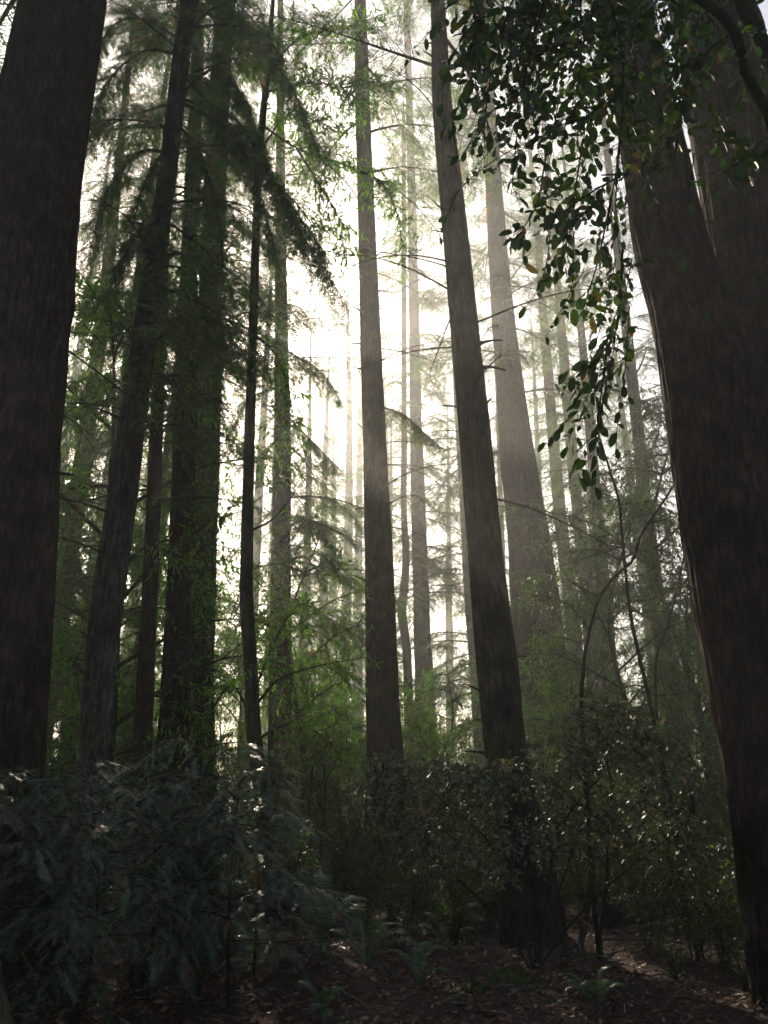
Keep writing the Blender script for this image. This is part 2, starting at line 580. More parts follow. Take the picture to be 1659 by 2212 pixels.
# ------------------------------------------------------------------ trunks
def trunk_mesh(ax, rad, mat, sides, seed, fiss=0.06, freq=3.5, flare=0.35, ground=0.0, origin=(0, 0, 0), name='trunk'):
    """ax: N x 3 axis points from below the ground up; rad: radius; bark furrows are geometry"""
    n = len(ax)
    th = np.arange(sides) * 2 * math.pi / sides
    ct, st = np.cos(th), np.sin(th)
    z = ax[:, 2]
    q = np.stack([np.broadcast_to(ct * freq, (n, sides)), np.broadcast_to(st * freq, (n, sides)), np.broadcast_to((z * 0.33)[:, None], (n, sides))], -1) + seed * 7.13
    wob = vnoise(q * np.array([0.7, 0.7, 1.5]))[..., None] * 0.25
    rid = np.clip(np.abs(vnoise((q + wob) * np.array([1.9, 1.9, 1.0]))) * 3.4, 0, 1) - 0.6
    rid = rid + (np.clip(np.abs(vnoise((q + wob) * np.array([4.2, 4.2, 2.6]) + 9)) * 3.0, 0, 1) - 0.6) * 0.45 + vnoise(q * np.array([9, 9, 8.0])) * 0.2
    lob = vnoise(np.stack([np.broadcast_to(ct * 1.1, (n, sides)), np.broadcast_to(st * 1.1, (n, sides)), np.broadcast_to((z * 0.12)[:, None], (n, sides))], -1) + seed * 3.7)
    hg = np.clip(z - ground, 0, None)[:, None]
    fl = flare * np.exp(-hg / (0.35 + 1.6 * rad[:, None])) * (1 + 0.8 * lob)
    r = rad[:, None] * (1 + fiss * rid + 0.07 * lob + fl)
    v = np.stack([ax[:, 0:1] + r * ct, ax[:, 1:2] + r * st, np.broadcast_to(z[:, None], (n, sides))], -1).reshape(-1, 3)
    i = np.arange(n - 1)[:, None] * sides
    j = np.arange(sides)[None]
    j2 = (j + 1) % sides
    qd = np.stack([i + j, i + j2, i + sides + j2, i + sides + j], -1).reshape(-1, 4)
    mb = MB()
    mb.add(v, None, qd)
    return mb.mesh(name, mat, True, origin)


def trunk_from_trace(trace, Y, H, n, Yt=None):
    """trace: (px centre, py, half width) from top to bottom; gives axis+radius rows from ground to height H"""
    rows = []
    for px, py, hw in trace:
        yy = Y if Yt is None else Y + (Yt - Y) * (trace[-1][1] - py) / (trace[-1][1] - trace[0][1])
        p = P(px, py, yy)
        rows.append([*p, hw * scale_at(py, yy)])
    rows = np.array(rows)[::-1]
    rows = rows[np.argsort(rows[:, 2])]
    # carry the axis down into the ground and up to the full height
    d = (rows[1] - rows[0]) / max(rows[1, 2] - rows[0, 2], 1e-6)
    g = gz(rows[0, 0], rows[0, 1]) - 0.35
    if rows[0, 2] > g + 0.05:
        lo = rows[0] + d * (g - rows[0, 2])
        lo[3] = rows[0, 3] * 1.05
        rows = np.vstack([lo, rows])
    top = rows[-1]
    if H > top[2] + 1:
        d = (rows[-1] - rows[-3]) / (rows[-1, 2] - rows[-3, 2])
        hi = top + d * (H - top[2])
        hi[3] = 0.03
        mid = top + d * 0.5 * (H - top[2])
        mid[3] = top[3] * 0.55
        rows = np.vstack([rows, mid, hi])
    return resample(rows, n)


def make_tree(name, label, trace, Y, H, mat, sides=64, n=160, fiss=0.06, seed=1, group=None, cat='tree', flare=0.35, Yt=None, freq=3.5):
    ar = trunk_from_trace(trace, Y, H, n, Yt)
    g = gz(ar[1, 0], ar[1, 1])
    base = np.array([ar[1, 0], ar[1, 1], g])
    t = thing(name, label, cat, base, group)
    obj('trunk', trunk_mesh(ar[:, :3], ar[:, 3], mat, sides, seed, fiss, freq, flare, g, base), t)
    return t, ar, base


def axis_at(ar, z):
    return np.array([np.interp(z, ar[:, 2], ar[:, k]) for k in range(4)])


def dress(tree, ar, base, z0, z1, n, smin, smax, seed, dead=0, dz0=None, dz1=None, azc=None, azw=math.pi):
    rg = np.random.RandomState(seed)
    for k in range(n):
        z = z0 + (z1 - z0) * (k + rg.uniform(0, 1)) / n
        a = axis_at(ar, z)
        az = rg.uniform(-math.pi, math.pi) if azc is None else azc + rg.uniform(-azw, azw)
        s = (smax + (smin - smax) * (k / max(n - 1, 1))) * rg.uniform(0.8, 1.2)
        place_bough(tree, a[:3] - base, az, s, rg.uniform(-0.25, 0.25), rg)
    for k in range(dead):
        z = rg.uniform(dz0, dz1)
        a = axis_at(ar, z)
        o = obj('dead_branch', DEAD[rg.randint(len(DEAD))], tree, a[:3] - base)
        o.rotation_euler = (rg.uniform(-0.3, 0.3), rg.uniform(-0.2, 0.25), rg.uniform(-math.pi, math.pi))
        o.scale = (rg.uniform(0.6, 1.2),) * 3


# ------------------------------------------------------------------ the named trees, left to right
TR = {}
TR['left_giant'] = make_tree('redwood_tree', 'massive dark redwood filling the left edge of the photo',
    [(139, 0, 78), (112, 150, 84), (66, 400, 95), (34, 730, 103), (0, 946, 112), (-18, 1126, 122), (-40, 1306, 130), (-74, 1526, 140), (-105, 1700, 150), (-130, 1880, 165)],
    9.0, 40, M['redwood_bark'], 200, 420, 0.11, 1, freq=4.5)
TR['lean'] = make_tree('redwood_tree', 'redwood leaning right with pale grey bark near its foot',
    [(408, 0, 16), (390, 144, 18), (364, 360, 19), (335, 560, 22), (310, 740, 25), (282, 946, 27), (262, 1090, 31), (236, 1270, 33), (215, 1450, 33), (204, 1593, 31), (190, 1737, 33), (178, 1900, 36)],
    11.0, 26, M['grey_foot_bark'], 72, 240, 0.07, 2)
TR['slim'] = make_tree('redwood_tree', 'slim straight trunk between the leaning tree and the paired trunks',
    [(388, 0, 7), (362, 400, 9), (347, 740, 11), (337, 946, 14), (327, 1198, 15.5), (315, 1450, 18), (306, 1659, 21), (300, 1850, 24)],
    15.0, 30, M['redwood_bark'], 48, 160, 0.06, 3)
TR['pair_dark'] = make_tree('redwood_tree', 'darker nearer trunk of the close pair left of centre',
    [(432, 0, 12), (411, 504, 17), (405, 730, 22), (400, 946, 24), (390, 1198, 25), (379, 1450, 28), (370, 1659, 34), (364, 1800, 38)],
    16.0, 34, M['redwood_bark'], 64, 200, 0.07, 4)
TR['pair_pale'] = make_tree('redwood_tree', 'paler farther trunk of the close pair left of centre',
    [(488, 0, 19), (475, 180, 21), (459, 504, 24), (452, 730, 25), (449, 946, 26), (440, 1198, 27), (432, 1450, 30), (428, 1659, 36), (426, 1800, 40)],
    20.0, 42, M['redwood_bark'], 64, 200, 0.07, 5)
TR['curved'] = make_tree('bay_tree', 'slender dark curving trunk with light green crown left of centre',
    [(590, 0, 4), (578, 150, 6), (561, 330, 8), (553, 504, 9), (546, 730, 10), (539, 946, 12), (533, 1198, 14), (533, 1306, 15.5), (542, 1450, 15.5), (549, 1593, 17), (568, 1737, 17), (582, 1880, 19), (598, 2010, 23)],
    11.5, 15, M['dark_bark'], 32, 160, 0.03, 6, flare=0.25)
TR['mid_left'] = make_tree('redwood_tree', 'straight grey trunk just right of the slender curving trunk',
    [(606, 0, 6), (606, 360, 10), (608, 730, 14), (610, 946, 17), (608, 1090, 19), (606, 1270, 21), (605, 1450, 24), (604, 1593, 25), (602, 1850, 29)],
    20.0, 40, M['redwood_bark'], 56, 180, 0.06, 7)
TR['central'] = make_tree('redwood_tree', 'tall straight reddish trunk in the middle of the clearing',
    [(778, 0, 12), (783, 216, 15), (790, 432, 17), (800, 720, 21), (809, 946, 24), (819, 1198, 29), (825, 1414, 33), (828, 1526, 35), (834, 1640, 38), (842, 1900, 46)],
    18.0, 38, M['redwood_bark'], 96, 260, 0.08, 8)
TR['thin_hazy'] = make_tree('redwood_tree', 'thin wavy trunk in sunlit haze right of the middle trunk',
    [(872, 300, 4), (873, 910, 6), (872, 1090, 6.5), (877, 1198, 8), (873, 1270, 9), (868, 1324, 10), (879, 1414, 9.5), (884, 1600, 11)],
    33.0, 36, M['redwood_bark'], 24, 120, 0.04, 9)
TR['hazy'] = make_tree('redwood_tree', 'pale hazy trunk crossed by sunbeams right of the middle trunk',
    [(878, 0, 6), (888, 360, 9), (897, 838, 12), (900, 946, 13), (904, 1090, 15), (910, 1270, 17), (913, 1378, 18), (917, 1450, 20), (922, 1640, 23)],
    34.0, 48, M['redwood_bark'], 40, 140, 0.05, 10)
TR['hazy_behind'] = make_tree('redwood_tree', 'hazy trunk half hidden behind the dark slanting fir',
    [(965, 300, 7), (990, 838, 11), (1006, 1090, 13), (1016, 1270, 14), (1030, 1450, 15), (1040, 1600, 17)],
    35.0, 46, M['redwood_bark'], 40, 140, 0.05, 11)
TR['diagonal'] = make_tree('fir_tree', 'dark slanting fir trunk right of centre with mossy bark',
    [(945, 0, 15), (955, 216, 21), (977, 432, 26), (1005, 720, 30), (1027, 946, 33), (1049, 1198, 36), (1072, 1414, 42), (1096, 1640, 43), (1135, 1850, 52), (1153, 2000, 58)],
    12.0, 24, M['fir_bark'], 96, 300, 0.06, 12, flare=0.2)
TR['big_hazy'] = make_tree('redwood_tree', 'broad hazy redwood standing right of the slanting fir',
    [(1040, 0, 12), (1060, 300, 16), (1078, 576, 21), (1103, 838, 29), (1119, 982, 36), (1143, 1162, 43), (1160, 1342, 51), (1166, 1450, 56), (1172, 1640, 62)],
    26.0, 44, M['redwood_bark'], 110, 220, 0.1, 13)
TR['slim_hazy_a'] = make_tree('redwood_tree', 'left one of two slim hazy trunks right of the broad redwood',
    [(1160, 500, 7), (1198, 982, 12), (1220, 1198, 14), (1238, 1342, 16), (1250, 1600, 19)],
    38.0, 46, M['redwood_bark'], 36, 120, 0.05, 14)
TR['slim_hazy_b'] = make_tree('redwood_tree', 'right one of two slim hazy trunks right of the broad redwood',
    [(1195, 500, 7), (1233, 946, 12), (1247, 1090, 12.5), (1260, 1198, 15), (1275, 1342, 17), (1292, 1600, 20)],
    36.0, 46, M['redwood_bark'], 36, 120, 0.05, 15)
TR['far_right'] = make_tree('redwood_tree', 'hazy trunk with swollen foot just left of the twin giant',
    [(1330, 500, 9), (1380, 946, 13), (1393, 1090, 15), (1412, 1234, 16), (1424, 1342, 19), (1447, 1450, 22), (1458, 1575, 26), (1465, 1720, 30)],
    26.0, 40, M['redwood_bark'], 48, 140, 0.06, 16, flare=0.5)
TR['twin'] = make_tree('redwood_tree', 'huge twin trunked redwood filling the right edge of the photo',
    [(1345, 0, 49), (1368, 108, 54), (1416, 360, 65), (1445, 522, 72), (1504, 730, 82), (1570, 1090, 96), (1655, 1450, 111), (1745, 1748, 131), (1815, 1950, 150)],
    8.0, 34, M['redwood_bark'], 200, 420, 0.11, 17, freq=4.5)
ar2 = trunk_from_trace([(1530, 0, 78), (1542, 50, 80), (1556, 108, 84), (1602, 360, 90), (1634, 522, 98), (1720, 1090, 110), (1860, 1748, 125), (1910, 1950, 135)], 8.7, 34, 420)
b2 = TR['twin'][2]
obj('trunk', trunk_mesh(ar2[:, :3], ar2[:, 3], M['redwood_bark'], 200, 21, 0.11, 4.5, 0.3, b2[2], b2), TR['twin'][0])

for key, z0, z1, n, s0, s1, sd, dead, d0, d1 in [
    ('left_giant', 13, 38, 26, 0.6, 1.6, 31, 2, 5, 10),
    ('lean', 8.0, 24, 40, 0.45, 0.95, 32, 8, 4, 10),
    ('slim', 7, 29, 44, 0.5, 1.0, 33, 6, 4, 10),
    ('pair_dark', 9, 33, 52, 0.6, 1.2, 34, 8, 4, 10),
    ('pair_pale', 12, 41, 52, 0.7, 1.3, 35, 8, 5, 14),
    ('mid_left', 5.5, 39, 76, 0.45, 1.1, 36, 12, 4, 16),
    ('central', 17, 37, 24, 0.6, 1.3, 37, 24, 6, 19),
    ('thin_hazy', 7, 35, 60, 0.5, 1.0, 38, 6, 5, 16),
    ('hazy', 9, 47, 76, 0.6, 1.3, 39, 10, 6, 26),
    ('hazy_behind', 6, 45, 80, 0.6, 1.3, 40, 10, 5, 20),
    ('diagonal', 15, 23, 18, 0.6, 1.2, 41, 14, 6, 14),
    ('big_hazy', 13, 43, 44, 0.7, 1.5, 42, 12, 9, 24),
    ('slim_hazy_a', 9, 45, 60, 0.6, 1.2, 43, 8, 6, 18),
    ('slim_hazy_b', 9, 45, 60, 0.6, 1.2, 44, 8, 6, 18),
    ('far_right', 6, 39, 54, 0.6, 1.3, 45, 8, 5, 16),
    ('twin', 14, 33, 24, 0.8, 1.6, 46, 0, 0, 0)]:
    t, ar, base = TR[key]
    dress(t, ar, base, z0, z1, n, s0, s1, sd, dead, d0, d1)


def custom_bough(tree, base, pix, r0, seed, ntw, twlen, dens, tmpl, droop=0.5, mat='redwood_leaf', hang=0.4, sc=(0.8, 1.3)):
    """a bough that follows points of the frame at given distances: (px, py, Y)"""
    rg = np.random.RandomState(seed)
    ax = resample([P(*p) for p in pix], 16)
    wm, lm = MB(), MB()
    bough_geo(wm, lm, ax, r0, rg, ntw, twlen, dens, tmpl, droop, sc=sc, hang=hang)
    o = obj('bough', wm.mesh('bough', M['twig'], origin=base), tree)
    obj('foliage', lm.mesh('bough_foliage', M[mat], origin=base), o, kind='stuff')


STUB = []
for i in range(3):
    wm = MB()
    ax = std_axis(0.32, rg.uniform(-0.2, 0.4), rg.uniform(0.0, 0.3), rg, 6)
    tube(wm, ax, np.array([0.034, 0.026, 0.02, 0.017, 0.014, 0.009]) * rg.uniform(0.7, 1.2), 7, caps=True)
    STUB.append(wm.mesh('branch_stub', M['twig'], True))
for key, n, z0, z1 in [('left_giant', 7, 2, 12), ('lean', 9, 2, 11), ('slim', 6, 3, 10), ('pair_dark', 8, 3, 12), ('pair_pale', 8, 3, 14), ('mid_left', 10, 3, 16), ('central', 18, 3, 22), ('diagonal', 14, 2, 16), ('big_hazy', 12, 4, 24), ('twin', 6, 2, 11), ('hazy', 10, 4, 24), ('far_right', 8, 3, 16)]:
    t, ar, base = TR[key]
    for k in range(n):
        a = axis_at(ar, rg.uniform(z0, z1))
        az = rg.uniform(-math.pi, 0.0) if k % 3 else (0.0 if k % 2 else math.pi) + rg.uniform(-0.4, 0.4)
        d = np.array([math.cos(az), math.sin(az), 0]) * a[3] * 0.85
        o = obj('branch_stub', STUB[rg.randint(3)], t, a[:3] + d - base)
        o.rotation_euler = (0, rg.uniform(-0.4, 0.2), az)
        o.scale = (rg.uniform(0.5, 1.3),) * 3

# dark drooping boughs left of centre hang from the leaning tree
t, ar, base = TR['lean']
for i, (pix, ntw, tl) in enumerate([
    ([(395, 215, 11), (500, 250, 10.6), (590, 380, 10.3), (660, 520, 10.2), (745, 650, 10.2)], 46, 0.85),
    ([(400, 170, 11), (480, 260, 10.8), (555, 400, 10.7), (600, 560, 10.7)], 34, 0.75),
    ([(405, 60, 11), (520, 60, 10.7), (620, 170, 10.5), (690, 330, 10.4)], 36, 0.8),
    ([(400, 20, 11), (470, -20, 11.5), (560, 60, 11.9), (620, 190, 12)], 34, 0.8),
    ([(370, 330, 11), (300, 330, 10.8), (230, 420, 10.7), (190, 560, 10.7)], 28, 0.7),
    ([(350, 480, 11), (300, 500, 10.6), (250, 590, 10.5)], 20, 0.6),
    ([(388, 120, 11), (310, 110, 10.8), (230, 180, 10.6), (185, 300, 10.6)], 30, 0.8),
    ([(352, 470, 11), (330, 540, 10.5), (345, 660, 10.4)], 18, 0.45),
    ([(318, 760, 11), (300, 800, 10.6), (315, 930, 10.5)], 12, 0.4),
    ([(378, 260, 11), (430, 330, 10.8), (470, 450, 10.8), (480, 560, 10.8)], 24, 0.6),
    ([(400, 90, 11), (300, 40, 10.9), (240, 60, 10.7), (200, 130, 10.6)], 30, 0.7),
    ([(372, 300, 11), (310, 400, 10.8), (280, 520, 10.7), (230, 640, 10.6)], 26, 0.6),
    ([(395, 200, 11), (460, 150, 10.9), (520, 200, 10.8), (570, 330, 10.7)], 30, 0.7),
    ([(392, 220, 11), (520, 300, 10.5), (620, 430, 10.1), (710, 560, 9.9)], 36, 0.6)]):
    custom_bough(t, base, pix, 0.03, 60 + i, int(ntw * 1.6), tl, 28, SPRAY_MID, droop=0.55, sc=(0.7, 1.3))
t, ar, base = TR['pair_dark']
for i, (pix, ntw, tl) in enumerate([
    ([(408, 620, 16), (440, 680, 15.2), (470, 800, 15.0), (480, 880, 15)], 22, 0.7),
    ([(402, 820, 16), (380, 880, 15.3), (400, 980, 15.2)], 14, 0.5),
    ([(415, 430, 16), (440, 480, 15.2), (455, 600, 15)], 20, 0.7)]):
    custom_bough(t, base, pix, 0.03, 80 + i, int(ntw * 1.6), tl, 20, SPRAY_MID, droop=0.6)
t, ar, base = TR['central']
custom_bough(t, base, [(826, 880, 18), (870, 895, 17.6), (910, 930, 17.4), (950, 965, 17.3)], 0.03, 90, 40, 0.75, 18, SPRAY_MID, droop=0.55)
t, ar, base = TR['mid_left']
for i, pix in enumerate([[(622, 900, 20), (680, 960, 19.5), (730, 1010, 19.3)], [(622, 1120, 20), (670, 1120, 19.6), (720, 1180, 19.5)], [(622, 760, 20), (690, 800, 19.4), (740, 870, 19.2)],
                         [(595, 840, 20), (540, 860, 19.3), (500, 930, 19.2)]]):
    custom_bough(t, base, pix, 0.03, 95 + i, 34, 0.9, 16, SPRAY_MID, droop=0.5)

# ------------------------------------------------------------------ broadleaf branches
def leafy(wood, axis, r0, rg, ntw, twlen, step, lsize, droop=0.3, updir=-0.1, s0=0.15, flat=0.45, out=None):
    """twigs with alternate leaves along an axis; returns leaf placements"""
    axis = np.asarray(axis, float)
    n = len(axis)
    tube(wood, axis, np.linspace(r0, max(r0 * 0.2, 0.002), n), 6 if r0 > 0.012 else 4)
    tan = norm(np.gradient(axis, axis=0))
    pos, D, N, S = [], [], [], []
    for k in range(ntw):
        s = s0 + (1 - s0) * (k + rg.uniform(0, 1)) / ntw
        f = s * (n - 1); i = min(int(f), n - 2); u = f - i
        p = axis[i] * (1 - u) + axis[i + 1] * u
        d = norm(tan[i] * rg.uniform(0.2, 0.9) + norm(rg.normal(0, 1, 3)) * 0.9 + np.array([0, 0, updir]))
        ln = twlen * rg.uniform(0.5, 1.2) * (1 - 0.4 * s)
        m = 5
        uu = np.linspace(0, 1, m)[:, None]
        kink = rg.normal(0, 0.06, 3) * ln
        q = p + d * ln * uu + np.array([0, 0, -droop * ln]) * uu ** 2 + kink * np.sin(uu * 5)
        tube(wood, q, np.linspace(max(min(r0 * 0.4, 0.006), 0.002), 0.0012, m), 3)
        nl = max(2, int(ln / step))
        for j in range(nl):
            v = (j + 0.6) / nl
            pp = p + d * ln * v + np.array([0, 0, -droop * ln]) * v * v + kink * math.sin(v * 5)
            sd = norm(np.cross(d, rg.normal(0, 1, 3)))
            pos.append(pp)
            D.append(norm(d * rg.uniform(0.3, 0.9) + sd * rg.uniform(0.4, 1.0) + np.array([0, 0, rg.uniform(-0.7, 0.15)])))
            N.append(np.array([rg.normal(0, flat), rg.normal(0, flat), 1.0]))
            S.append(lsize * rg.uniform(0.45, 1.25))
    return [np.array(a) for a in (pos, D, N, S)]


def cat(ls):
    return [np.concatenate(a) for a in zip(*ls)]


def bush_geo(h, spread, nst, ntw, twlen, step, lsize, seed, tmpl, r0=0.012, droop=0.3, flat=0.45, low=0.2):
    rg = np.random.RandomState(seed)
    wm, lm = MB(), MB()
    pl = []
    for k in range(nst):
        a = rg.uniform(0, 2 * math.pi)
        e = np.array([math.cos(a), math.sin(a), 0]) * spread * math.sqrt(rg.uniform(0.05, 1))
        hh = h * rg.uniform(0.6, 1.0)
        pts = [(rg.normal(0, 0.06), rg.normal(0, 0.06), -0.1), *[(e[0] * u ** 1.5 + rg.normal(0, 0.05 * spread), e[1] * u ** 1.5 + rg.normal(0, 0.05 * spread), hh * u) for u in (0.35, 0.7, 1.0)]]
        pl.append(leafy(wm, resample(pts, 9), r0, rg, ntw, twlen, step, lsize, droop, s0=low, flat=flat))
    pos, D, N, S = cat(pl)
    stamp(lm, tmpl[0], tmpl[1], pos, D, N, S)
    return wm, lm


def bay_geo(h, rad, crown0, nlimb, seed, lsize=0.11, r0=0.09, ntw=16, sub=3, step=0.055):
    rg = np.random.RandomState(seed)
    wm, lm, tm = MB(), MB(), MB()
    tr = resample([(0, 0, -0.3), (rg.normal(0, 0.2), rg.normal(0, 0.2), h * 0.35), (rg.normal(0, 0.35), rg.normal(0, 0.35), h * 0.7), (rg.normal(0, 0.4), rg.normal(0, 0.4), h)], 24)
    tube(tm, tr, np.linspace(r0, 0.012, 24), 9)
    pl = []
    for k in range(nlimb):
        s = crown0 + (1 - crown0) * (k + rg.uniform(0, 1)) / nlimb
        p = tr[int(s * 23)]
        a = k * 2.4 + rg.uniform(-0.5, 0.5)
        L = rad * (0.35 + 0.75 * math.sin(math.pi * min(1, (s - crown0) / (1 - crown0) * 0.8 + 0.2))) * rg.uniform(0.6, 1.1)
        e = np.array([math.cos(a), math.sin(a), rg.uniform(-0.1, 0.6)]) * L
        ax = resample([p, p + e * 0.5 + np.array([0, 0, 0.12 * L]), p + e], 8)
        pl.append(leafy(wm, ax, r0 * 0.3, rg, ntw, 0.28 * rad, step, lsize, 0.35))
        for q in range(sub):
            b = ax[rg.randint(2, 7)]
            e2 = norm(e / L + rg.normal(0, 0.7, 3)) * L * rg.uniform(0.3, 0.6)
            pl.append(leafy(wm, resample([b, b + e2 * 0.5 + rg.normal(0, 0.05, 3), b + e2 + np.array([0, 0, -0.15 * L])], 6), r0 * 0.12, rg, ntw // 2 + 2, 0.24 * rad, step, lsize, 0.35))
    stamp(lm, LANCE_V[[0, 1, 7, 3]] * np.array([1, 1.15, 1]), DIAM_T, *cat(pl))
    return tm, wm, lm


# light green crown of the slender bay: limbs spread from its top across the middle trunk
t, ar, base = TR['curved']
rg = np.random.RandomState(5)
wm, lm, pl = MB(), MB(), []
for pix, ntw in [
    ([(566, 270, 11.5), (640, 320, 11.9), (700, 340, 12.4), (780, 370, 13), (850, 420, 13.4)], 34),
    ([(572, 200, 11.5), (660, 180, 12.0), (740, 190, 12.6), (800, 250, 13)], 34),
    ([(575, 160, 11.5), (650, 80, 12), (740, 60, 12.6), (830, 30, 13.2)], 30),
    ([(640, 320, 11.9), (690, 400, 12.3), (730, 470, 12.6), (745, 560, 12.8)], 22),
    ([(780, 370, 13), (830, 400, 13.2), (860, 470, 13.4), (870, 560, 13.5)], 18),
    ([(740, 190, 12.6), (800, 180, 13), (850, 200, 13.3)], 14),
    ([(556, 400, 11.5), (620, 420, 12), (680, 500, 12.4), (690, 600, 12.6)], 20),
    ([(560, 330, 11.5), (620, 250, 12.0), (680, 260, 12.3), (740, 290, 12.8)], 26),
    ([(572, 200, 11.5), (540, 120, 12.2), (500, 60, 13)], 16),
    ([(590, 0, 11.5), (660, -60, 12), (760, -80, 12.8), (880, -40, 13.4)], 24),
    ([(546, 720, 11.5), (590, 760, 12), (620, 830, 12.4), (640, 930, 12.6)], 14),
    ([(535, 1150, 11.5), (590, 1120, 11.8), (640, 1060, 12.2)], 0),
    ([(548, 1530, 11.5), (600, 1470, 11.2), (680, 1440, 11.0), (790, 1420, 10.8)], 12),
    ([(546, 1500, 11.5), (600, 1370, 11.7), (640, 1310, 11.9), (690, 1300, 12.1)], 14),
    ([(546, 1560, 11.5), (500, 1480, 11.5), (440, 1560, 11.4), (380, 1600, 11.2)], 8),
    ([(549, 1600, 11.5), (640, 1560, 11.2), (720, 1610, 11)], 8)]:
    wm = MB()
    pl.append(leafy(wm, resample([P(*p) for p in pix], 12), 0.022, rg, max(int(ntw * 2.6), 1), 0.75, 0.04, 0.12, 0.3))
    obj('limb', wm.mesh('limb', M['dark_bark'], origin=base), t)
stamp(lm, LANCE_V, LANCE_T, *cat(pl))
obj('foliage', lm.mesh('bay_leaves', M['bay_leaf'], origin=base), t, kind='stuff')


# ------------------------------------------------------------------ leaves as parts
def leaf_parts(tree, base, pl, tmpl, meshname, mat, nmax=300, kindname='leaf'):
    """the nmax leaves that show largest as parts, the others as one part of kind stuff"""
    pos, D, N, S = pl
    d = np.linalg.norm(pos - CAM, axis=1)
    face = np.abs((norm(N) * norm(pos - CAM)).sum(1)) + 0.25
    q = pos - CAM
    fw = q[:, 1] * math.cos(PITCH) + q[:, 2] * math.sin(PITCH)
    up = -q[:, 1] * math.sin(PITCH) + q[:, 2] * math.cos(PITCH)
    inside = (np.abs(q[:, 0] / fw) < CX / F) & (np.abs(up / fw) < CY / F)
    order = np.argsort(-(S / d) * face * inside)
    big, rest = order[:nmax], order[nmax:]
    tb = MB(); tb.add(tmpl[0], tmpl[1])
    me = tb.mesh(meshname, mat, True)
    for i in big:
        x = norm(D[i]); y = norm(np.cross(N[i], x)); z = np.cross(x, y)
        o = bpy.data.objects.new(kindname, me)
        COL.objects.link(o)
        o.parent = tree
        s = float(S[i])
        m = Matrix(((x[0], y[0], z[0]), (x[1], y[1], z[1]), (x[2], y[2], z[2]))).to_4x4() @ Matrix.Scale(s, 4)
        m.translation = Vector([float(a) for a in (pos[i] - base)])
        o.matrix_basis = m
    if len(rest):
        lm = MB()
        stamp(lm, tmpl[0], tmpl[1], pos[rest], D[rest], N[rest], S[rest])
        obj('foliage', lm.mesh(meshname + '_mass', mat, True, base), tree, kind='stuff')


# tanoak leaning in from the right, its leafy twigs hanging in front of everything
base = np.array([3.3, 4.4, gz(3.3, 4.4)])
tan = thing('tanoak_tree', 'tanoak whose big toothed leaves hang dark at the upper right', 'tree', base)
pts = resample([(3.3, 4.4, -0.3, .13), (3.35, 4.45, 1.5, .11), (3.2, 4.4, 3.2, .095), (3.0, 4.35, 4.6, .08), (2.7, 4.3, 6.2, .06), (2.3, 4.3, 8.0, .03)], 60)
obj('trunk', trunk_mesh(pts[:, :3], pts[:, 3], M['dark_bark'], 24, 30, 0.04, 4, 0.3, base[2], base), tan)
limb = [P(1690, 330, 4.3), P(1659, 245, 4.2), P(1638, 209, 4.15), P(1609, 155, 4.1), P(1595, 90, 4.1), P(1566, 40, 4.1), P(1512, 0, 4.1), P(1440, -40, 4.15), P(1330, -60, 4.2), P(1200, -70, 4.3), P(1060, -40, 4.4), P(960, 20, 4.5)]
la = resample([np.array([3.05, 4.36, 4.2])] + limb, 60)
mb = MB(); tube(mb, la, np.concatenate([np.linspace(0.05, 0.034, 30), np.linspace(0.034, 0.006, 30)]), 10)
obj('limb', mb.mesh('limb', M['dark_bark'], True, base), tan)
limb2 = resample([np.array([2.9, 4.35, 5.0]), P(1640, -160, 4.5), P(1480, -150, 4.7), P(1300, -160, 4.8), P(1130, -120, 4.8), P(1010, -60, 4.8)], 40)
mb = MB(); tube(mb, limb2, np.linspace(0.03, 0.006, 40), 8)
obj('limb', mb.mesh('limb', M['dark_bark'], True, base), tan)
rg = np.random.RandomState(11)
tw, pl = MB(), []


def hang_twig(pix, nl, ls, spread=1.0, r=0.004):
    ax = resample([P(*p) for p in pix], 10)
    tube(tw, ax, np.linspace(r, 0.0015, 10), 4)
    tn = norm(np.gradient(ax, axis=0))
    pos, D, N, S = [], [], [], []
    for j in range(nl):
        v = 0.12 + 0.88 * (j + rg.uniform(0.2, 0.8)) / nl
        i = min(int(v * 9), 8); u = v * 9 - i
        p = ax[i] * (1 - u) + ax[i + 1] * u
        a = j * 2.4 + rg.uniform(-0.6, 0.6)
        sd = np.array([math.cos(a), math.sin(a), 0]) * spread
        pos.append(p)
        D.append(norm(tn[i] * rg.uniform(0.3, 0.9) + sd * rg.uniform(0.4, 0.9) + np.array([0, 0, -0.35])))
        N.append(norm(sd * 0.8 + np.array([0, 0, 0.55]) + rg.normal(0, 0.45, 3)))
        S.append(ls * rg.uniform(0.55, 1.15))
    pl.append([np.array(a) for a in (pos, D, N, S)])


